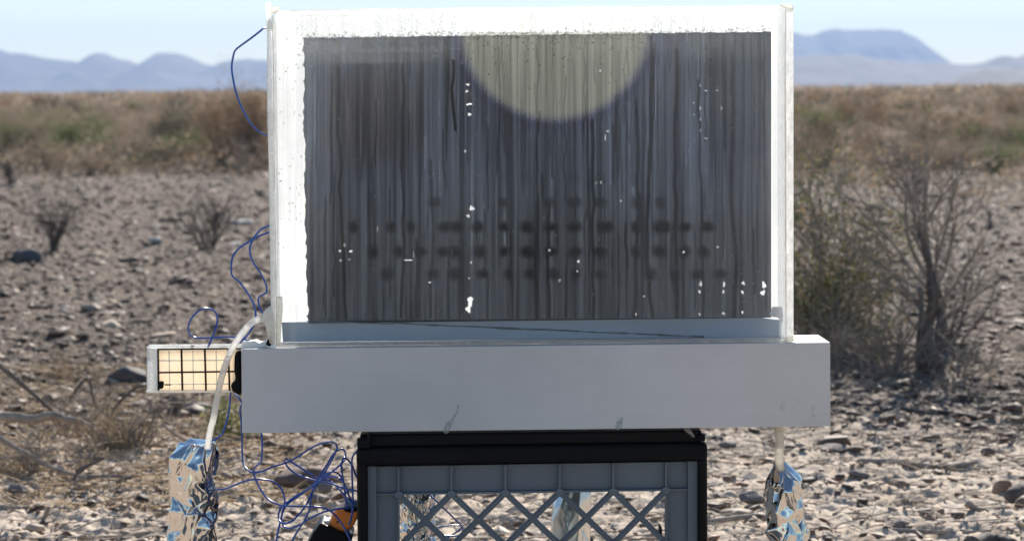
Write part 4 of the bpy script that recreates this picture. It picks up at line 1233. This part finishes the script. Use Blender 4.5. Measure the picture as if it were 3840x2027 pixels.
def bar(x0, y0, x1, y1, w, t0, t1):
    y0 = gy(x0, y0); y1 = gy(x1, y1)
    strip((x0, y0), (x1, y1), w, t0, t1, mb)
rows_y = [1855 + 197.0 * k for k in range(5)]
for rI in range(4):
    for cI in range(5):
        a_, b_ = xsn[cI], xsn[cI + 1]; y0, y1 = rows_y[rI], rows_y[rI + 1]
        e = 0.0003 * ((rI + cI) % 2)
        bar(a_, y0, b_, y1, 22, C0 + 0.0016 + e, C0 + 0.0060)
        bar(b_, y0, a_, y1, 22, C0 + 0.0022 + e, C0 + 0.0057)
        bar(a_, y0, b_, y1, 7, C0 + 0.0008 + e * .3, C0 + 0.0016 + e)
        bar(b_, y0, a_, y1, 7, C0 + 0.0010 + e * .3, C0 + 0.0022 + e)
for rI in range(5):                                     # bosses where bars meet
    for x in xsn:
        mb.prism([PL(x + 17 * math.cos(t), gy(x, rows_y[rI]) + 14 * math.sin(t), C0 + 0.0001) for t in np.linspace(0, 2 * math.pi, 9)[:-1]], NV * 0.0062) if 0 < rI < 4 or x not in (0,) else None
mb.build('lattice_panel', M['grey'], cr, 0.0006)
# four side walls of the crate running back from the panel
def wall(p, n_, name):
    mb = MB(); mb.prism(p, n_); mb.build(name, M['grey'], cr, 0.0008)
TB = 0.25
for (x0, x1) in ((1380, 1390), (2605, 2615)):
    a = PL(x0, gy(x0, 1752), C0 + .0092); b = PL(x1, gy(x1, 1752), C0 + .0092)
    mb = MB(); mb.prism([a, b, Vector((b.x, b.y, .004)), Vector((a.x, a.y, .004))], NV * (TB - C0)); mb.build('side_wall', M['grey'], cr, 0.0008)
a = PL(1391, gy(1391, 1752), C0 + .0092); b = PL(2604, gy(2604, 1752), C0 + .0092)
mb = MB(); mb.prism([a, b, b - Vector((0, 0, .0028)), a - Vector((0, 0, .0028))], NV * (TB - C0)); mb.build('top_wall', M['grey'], cr, 0.0008)
mb = MB(); mb.prism([Vector((a.x, a.y, .007)), Vector((b.x, b.y, .007)), Vector((b.x, b.y, .004)), Vector((a.x, a.y, .004))], NV * (TB - C0)); mb.build('bottom_wall', M['grey'], cr, 0.0008)
mb = MB(); pslab(mb, [(2474, 1972), (2482, 1974), (2484, 2000), (2474, 2000)], 0.012, 0.03); mb.build('clip', M['black'], cr, 0.0005)

# ------------------------------------------------------------------ gridded case at the left end of the base
cs = empty('gridded_case', PL(720, 1470, 0.03))
tag(cs, 'clear case of glowing beige squares behind black grid, at the left of the base', 'case')
OB = lambda pts: K(pts, 500, 1050, 2.576)
tA, tB = 0.022, 0.040
mb = MB(); pslab(mb, OB([(232, 668), (1040, 664), (1040, 1070), (238, 1070)]), tA + .006, tA + .009); bp = mb.build('beige_panel', M['tile'], cs)
mb = MB()
def zb(x0, y0, x1, y1, w, t0, t1):
    (a, b) = OB([(x0, y0), (x1, y1)]); strip(a, b, w, t0, t1, mb)
zb(236, 665, 242, 1066, 5.5, tA, tA + .0055)
zb(462, 672, 472, 1064, 6, tA, tA + .0055)
zb(688, 670, 700, 1064, 6, tA, tA + .0055)
zb(915, 668, 928, 1066, 6, tA, tA + .0055)
zb(242, 893, 1040, 882, 5, tA + .0003, tA + .0052)
zb(236, 668, 1040, 660, 5, tA + .0003, tA + .0052)
mb.build('black_grid', M['black'], cs)
mb = MB()
for x in (345, 575, 800): zb(x, 680, x + 6, 1060, 4.5, tA + .0056, tA + .0059)
for y in (776, 1005): zb(246, y, 920, y - 4, 4.5, tA + .00525, tA + .0055)
mb.build('grey_grid', M['grid_grey'], bp)
mb = MB(); pslab(mb, OB([(130, 648), (228, 664), (232, 1062), (132, 1068)]), tA - .002, tB); mb.build('end_block', clearish('crinkled_acrylic', (0.72, 0.74, 0.76), .5, .55, .25, .08, 420, 1.0, .3), cs, 0.0008)
mb = MB(); pslab(mb, OB([(128, 640), (1042, 634), (1042, 652), (128, 660)]), tA - .002, tB); mb.build('top_edge', M['acrylic_edge'], cs, 0.0004)
mb = MB(); pslab(mb, OB([(122, 1068), (950, 1066), (948, 1086), (122, 1088)]), tA - .002, tB); mb.build('bottom_edge', M['acrylic_edge'], cs, 0.0004)
mb = MB(); pslab(mb, OB([(976, 740), (985, 700), (1010, 688), (1040, 680), (1040, 1110), (1010, 1105), (985, 1090), (960, 1080), (945, 1040), (940, 1000), (975, 985), (985, 940), (972, 860)]), tA - .006, tB - .004); mb.build('end_cap', M['black_soft'], cs, 0.002)
mb = MB(); pslab(mb, OB([(245, 980), (275, 975), (292, 985), (290, 1035), (275, 1050), (240, 1048), (236, 1020), (250, 1020)]), tA - .002, tA + .003); mb.build('connector', M['black'], cs, 0.0006)
mb = MB(); pslab(mb, OB([(305, 1004), (362, 1004), (362, 1015), (305, 1015)]), tA + .003, tA + .0050); mb.build('dash_mark', M['black'], cs)
mb = MB(); pslab(mb, OB([(552, 630), (590, 630), (580, 656), (562, 656)]), tA, tA + .006); mb.build('pin', M['black'], cs, 0.0004)

# ------------------------------------------------------------------ foil-wrapped bottles
def foil_bottle(prof, t, label, seed, mat, amp=0.0021, name='foil_bottle', cell=0.0095, kink=1.0):
    """prof: list of (py, x_left, x_right) photo rows from the top down; crumpled as joined flat facets, runs on to the ground"""
    last = prof[-1]
    ys = np.array([p[0] for p in prof], float); xl = np.array([p[1] for p in prof], float); xr = np.array([p[2] for p in prof], float)
    g = PL((last[1] + last[2]) / 2, last[0], t); zg = hz(g.x, g.y)
    mpp = (PL(1001, 1700, t) - PL(1000, 1700, t)).length
    ybot = last[0] + (g.z - zg) / mpp
    r = np.random.default_rng(seed)
    Hh = (ybot - ys[0]) * mpp
    nA = max(10, int(0.15 / cell)); nY = max(8, int(Hh / (cell * 1.25)))
    rows = np.linspace(0, 1, nY)
    AA, VV = np.meshgrid(np.arange(nA) / nA, rows)
    AA = AA + r.uniform(-.42, .42, AA.shape) / nA
    VV = VV + r.uniform(-.42, .42, VV.shape) / nY * (VV > 0) * (VV < 1)
    dd = r.normal(0, amp, AA.shape)
    dd[0] *= 0.5
    tri = []
    idx = np.arange(nY * nA).reshape(nY, nA)
    for i in range(nY - 1):
        for j in range(nA):
            p, q_, s_, u_ = idx[i, j], idx[i, (j + 1) % nA], idx[i + 1, (j + 1) % nA], idx[i + 1, j]
            tri += [(p, u_, s_), (p, s_, q_)] if r.random() < .5 else [(p, u_, q_), (q_, u_, s_)]
    # positions first, so the facets stay joined; then split twice with small kinks
    Y = ys[0] + VV * (ybot - ys[0])
    XL = np.interp(Y, ys, xl); XR = np.interp(Y, ys, xr)
    cen = PLnp(((XL + XR) / 2).ravel(), Y.ravel(), t)
    rad = ((XR - XL) / 2 * mpp).ravel(); ang = AA.ravel() * 2 * math.pi
    rr = rad + dd.ravel() * np.minimum(1, rad / 0.012)
    xa = np.array((math.cos(YAW), math.sin(YAW), 0)); ya = np.array(NV)
    dirv = np.cos(ang)[:, None] * xa + np.sin(ang)[:, None] * ya
    V = cen + dirv * rr[:, None]
    V[:nA, 2] += r.uniform(-.001, .004, nA)
    top = V[:nA].mean(0) + np.array([0, 0, -0.002])
    F = np.array(tri)
    V = np.concatenate([V, [top]]); c = len(V) - 1
    F = np.concatenate([F, np.array([(j, (j + 1) % nA, c) for j in range(nA)])])
    axis = np.array([cen[:, 0].mean(), cen[:, 1].mean()])
    for k, am in enumerate((0.00075 * kink, 0.00032 * kink, 0.00010 * kink)):
        e = np.sort(np.concatenate([F[:, [0, 1]], F[:, [1, 2]], F[:, [2, 0]]]), axis=1)
        ue, inv = np.unique(e, axis=0, return_inverse=True); inv = inv.ravel(); n0 = len(V)
        w_ = r.uniform(.38, .62, (len(ue), 1))
        mid = V[ue[:, 0]] * w_ + V[ue[:, 1]] * (1 - w_)
        out_ = mid.copy(); out_[:, 2] = 0; out_[:, 0] -= axis[0]; out_[:, 1] -= axis[1]; out_ /= np.linalg.norm(out_, axis=1)[:, None] + 1e-9
        mid = mid + out_ * (r.normal(0, am, (len(ue), 1)) * (r.random((len(ue), 1)) < 0.7))
        V = np.concatenate([V, mid]); m_ = len(F)
        a_, b_, c_ = inv[:m_] + n0, inv[m_:2 * m_] + n0, inv[2 * m_:] + n0
        F = np.concatenate([np.stack([F[:, 0], a_, c_], 1), np.stack([a_, F[:, 1], b_], 1), np.stack([c_, b_, F[:, 2]], 1), np.stack([a_, b_, c_], 1)])
    o = rooted(name, V, F, mat, smooth=False)
    return tag(o, label, 'bottle')
foil_bottle([(1664, 672, 812), (1672, 650, 818), (1690, 632, 820), (1760, 636, 808), (1900, 634, 812), (2027, 638, 816), (2200, 636, 816)], 0.045, 'tall crumpled foil wrapped bottle taking the clear hose at the left', 5, M['foil'])
foil_bottle([(1740, 2912, 2938), (1752, 2900, 2950), (1775, 2888, 2990), (1790, 2876, 3006), (1812, 2872, 3014), (1880, 2874, 3012), (1960, 2876, 3018), (2027, 2884, 3032), (2200, 2884, 3036)], 0.035, 'crumpled foil wrapped bottle under the spout at the right', 12, M['foil'])
foil_bottle([(1800, 1530, 1610), (1815, 1516, 1628), (1860, 1512, 1632), (1950, 1508, 1632), (2200, 1510, 1632)], 0.34, 'finely crumpled foil bottle seen through the left of the lattice', 23, M['foil'], cell=0.006, amp=.0014)
foil_bottle([(1800, 2110, 2210), (1815, 2080, 2222), (1860, 2075, 2222), (1950, 2060, 2215), (2200, 2060, 2215)], 0.36, 'smooth dull foil bottle seen through the right of the lattice', 34, M['foil_dull'], cell=0.016, amp=.0014, kink=.5)

# ------------------------------------------------------------------ hose
pts = OB([(1310, 352), (1290, 358), (1230, 370), (1170, 395), (1110, 440), (1060, 500), (1010, 570), (960, 650), (920, 740), (880, 850), (845, 970), (815, 1110), (790, 1250), (768, 1360)]) + K([(752, 250), (730, 360), (722, 410), (716, 470)], 500, 1500, 2.576)
P = catmull([PL(x, y, 0.005 if k > 3 else 0.012) for k, (x, y) in enumerate(pts)], 8)
V, F = tube(P, 0.0031, 16)
hs = rooted('clear_hose', V, F, M['hose'], smooth=True)
tag(hs, 'cloudy clear hose arching from the tank down into the left foil bottle', 'hose')

# ------------------------------------------------------------------ blue wires
OC = lambda pts: K(pts, 500, 1500, 2.576)
OD = lambda pts: K(pts, 0, 500, 1.7)
OE = lambda pts: K(pts, 1300, 1500, 2.576)
def wire(pix, t, label, seed, rad=0.00095):
    r = np.random.default_rng(seed)
    ph = r.uniform(0, 6)
    P = [PL(x, y, t + 0.012 * math.sin(ph + k * 0.7)) for k, (x, y) in enumerate(pix)]
    V, F = tube(catmull(P, 7), rad, 8)
    o = rooted('blue_wire', V, F, M['blue'], smooth=True)
    return tag(o, label, 'wire', 'blue wires around the device')
wire([(1000, 104), (988, 107), (975, 118), (940, 145), (905, 170), (882, 190), (874, 215), (869, 250), (873, 290), (885, 345), (905, 400), (935, 455), (965, 488), (985, 502), (1012, 510)], .03, 'blue wire bowing out from the upper left wall of the tank', 1)
wire(OD([(1730, 585), (1710, 590), (1660, 615), (1620, 665), (1595, 720), (1595, 770), (1620, 830), (1660, 890), (1695, 960), (1700, 1000), (1690, 1020), (1650, 1045), (1650, 1090), (1665, 1130), (1684, 1160)]), .03, 'blue wire kinked close along the lower left wall of the tank', 2)
wire(OD([(1730, 625), (1710, 632), (1640, 660), (1570, 700), (1510, 745), (1480, 800), (1475, 850), (1480, 905), (1530, 950), (1580, 1020), (1615, 1080), (1630, 1150), (1620, 1210), (1590, 1270), (1550, 1310), (1515, 1342)]), .03, 'blue wire bowing wide from the tank wall and passing behind the hose', 3)
wire(OB([(725, 640), (760, 560), (795, 470), (812, 390), (800, 320), (765, 285), (700, 272), (640, 290), (570, 355), (535, 430), (530, 490), (555, 535), (620, 558), (740, 558), (860, 548), (960, 548), (1050, 562), (1130, 585), (1230, 612)]), .035, 'blue wire making a single open loop above the gridded case', 4)
wire(OB([(940, 1080), (935, 1140), (930, 1200)]) + OC([(935, 10), (925, 90), (905, 190), (870, 300), (830, 350), (765, 388), (740, 400)]), .035, 'blue wire hanging from the case beside the hose to the left bottle', 5)
wire(OB([(975, 1100), (1010, 1125), (1035, 1160), (1050, 1185)]) + OC([(1030, 90), (1040, 190), (1050, 320), (1050, 450), (1055, 560), (1070, 630), (1110, 675), (1160, 695), (1250, 680), (1350, 640), (1465, 605), (1560, 560), (1700, 470), (1800, 420), (1880, 402), (1940, 408), (1965, 440), (1960, 480),
      (1920, 570), (1850, 690), (1790, 790), (1730, 880), (1700, 950), (1640, 1050), (1560, 1140), (1500, 1180), (1440, 1185), (1405, 1150), (1405, 1090), (1440, 1020), (1560, 930), (1680, 860), (1800, 780), (1900, 700), (2000, 620), (2030, 555), (2070, 570), (2120, 640), (2148, 720), (2190, 790)]), .05, 'longest blue wire, dropping from the case and looping high beside the stool', 6)
wire(OC([(1235, 290), (1245, 430), (1240, 560), (1230, 600), (1180, 640), (1160, 690), (1180, 760), (1230, 860), (1300, 950), (1400, 1005), (1500, 1020), (1650, 1022), (1800, 1030), (1890, 1060), (1960, 1120), (2020, 1200), (2070, 1290), (2110, 1380)]), .03, 'blue wire dropping from under the base and crossing over the orange head', 7)
wire(OC([(780, 860), (880, 855), (960, 825), (1060, 785), (1160, 762), (1260, 765), (1350, 785), (1420, 840), (1455, 920), (1462, 1000), (1445, 1060), (1425, 1150), (1400, 1250), (1375, 1380)]), .06, 'blue wire running right from the left foil bottle then down', 8)
wire(OC([(1475, 560), (1460, 580), (1490, 640), (1560, 700), (1680, 750), (1800, 785), (1900, 800), (2010, 840), (2150, 872), (2195, 880)]), .06, 'lower of two blue wires slanting down right from the sharp bend', 9)
wire(OC([(1480, 568), (1560, 615), (1680, 690), (1790, 760), (1890, 770), (1990, 860), (2050, 930), (2120, 1000)]), .07, 'upper of two blue wires slanting down right from the sharp bend', 10)
wire(OC([(1520, 1380), (1580, 1270), (1650, 1160), (1700, 1050), (1720, 930), (1740, 840), (1800, 730), (1870, 620), (1930, 520), (1990, 475), (2030, 475), (2050, 520), (2045, 570), (2010, 620), (2020, 720), (2040, 850), (2062, 1030)]), .08, 'blue wire rising to a tight hook beside the stool leg', 11)
wire(OC([(1440, 1150), (1450, 1210), (1510, 1235), (1600, 1205), (1720, 1130), (1860, 1070), (1990, 1045), (2110, 1030), (2150, 985), (2190, 950)]), .06, 'blue wire curving low to the top of the orange head', 12)
wire(OC([(1440, 1180), (1430, 1120), (1480, 1010), (1600, 920), (1720, 830), (1800, 770), (1880, 740), (1960, 740), (2020, 780), (2060, 850), (2090, 940), (2118, 1015)]), .075, 'blue wire arching low over the middle of the tangle', 13)
wire(OC([(1780, 800), (1840, 740), (1900, 690), (1970, 700), (2020, 760), (2040, 860), (2070, 900), (2122, 985)]), .085, 'short blue wire arching at the top of the tangle near the stool', 14)
wire(OC([(2180, 470), (2125, 530), (2110, 600), (2112, 700), (2115, 800), (2122, 1010), (2108, 1120), (2085, 1200)]), .05, 'straight blue wire hanging right beside the stool leg', 15)
wire(OE([(800, 905), (860, 965), (950, 1050), (1050, 1150), (1115, 1215), (1120, 1270), (1095, 1300), (1040, 1308), (940, 1302), (840, 1295)]), .33, 'blue wire making a pointed loop seen through the lattice', 16)
wire(OE([(800, 1240), (860, 1230), (980, 1208), (1085, 1205), (1115, 1225), (1000, 1310), (860, 1385)]), .34, 'blue wire running back and forth behind the lattice', 17)

# ------------------------------------------------------------------ orange and black tool beside the stool
OX = lambda pts: K(pts, 1140, 1780, 5.508)
tl_ = empty('hand_tool', (PL(1250, 2027, .13).x, PL(1250, 2027, .13).y, 0))
tag(tl_, 'black tool with a rounded orange head leaning by the left stool leg', 'tool')
mb = MB(); pslab(mb, OX([(510, 1050), (530, 960), (580, 850), (640, 750), (690, 712), (760, 700), (860, 720), (960, 730), (1120, 720), (1120, 860), (1040, 1020), (980, 1090), (920, 1120), (850, 1200), (760, 1190), (640, 1130)]), .115, .150); head = mb.build('head', M['orange'], tl_, .003, segs=3)
mb = MB(); a_ = OX([(60, 1400), (180, 1200), (310, 1020), (370, 985), (460, 1040), (560, 1075), (700, 1150), (830, 1195), (960, 1230), (1010, 1290), (1000, 1400)])
P_ = [PL(x, y, .108) for x, y in a_]
zg = hz(P_[0].x, P_[0].y)
P_ = P_[1:-1]
P_ = P_ + [Vector((P_[-1].x - .06, P_[-1].y, zg)), Vector((P_[0].x - .08, P_[0].y, zg))]
mb.prism(P_, NV * .05); mb.build('grip', M['black'], tl_, .004, segs=3)
mb = MB(); pslab(mb, OX([(385, 965), (420, 945), (545, 938), (520, 1045), (470, 1040)]), .118, .14); mb.build('white_plate', M['white_pl'], tl_, .001)  # white plate between grip and head
mb = MB(); pslab(mb, OX([(805, 690), (900, 660), (1120, 650), (1120, 735), (960, 775), (870, 765), (830, 730)]), .110, .154); mb.build('cap', M['black_soft'], tl_, .002)
mb = MB(); pslab(mb, OX([(695 + 22 * math.cos(t), 965 + 22 * math.sin(t)) for t in np.linspace(0, 6.28, 11)[:-1]]), .1145, .118); mb.build('screw', M['black'], head)
mb = MB(); pslab(mb, OX([(940, 1150), (980, 1120), (1020, 1180), (1010, 1210), (960, 1215)]), .112, .14); mb.build('button', M['white_pl'], tl_, .001)

# ------------------------------------------------------------------ air
m, nt, out = newmat('haze')
vp = N(nt, 'ShaderNodeVolumePrincipled')
vp.inputs['Color'].default_value = (0.34, 0.58, 1.0, 1)
vp.inputs['Density'].default_value = 0.00025
vp.inputs['Anisotropy'].default_value = 0.08
L(nt, vp.outputs[0], out.inputs['Volume'])
import bmesh
bm = bmesh.new(); bmesh.ops.create_cube(bm, size=1)
me = bpy.data.meshes.new('haze'); bm.to_mesh(me); bm.free(); me.materials.append(m)
hz_o = add('haze', me); hz_o.scale = (6000, 3500, 92); hz_o.location = (0, 3500 / 2 - 80, 92 / 2 - 8)
tag(hz_o, 'pale blue air between the camera and the mountains', kind='stuff')
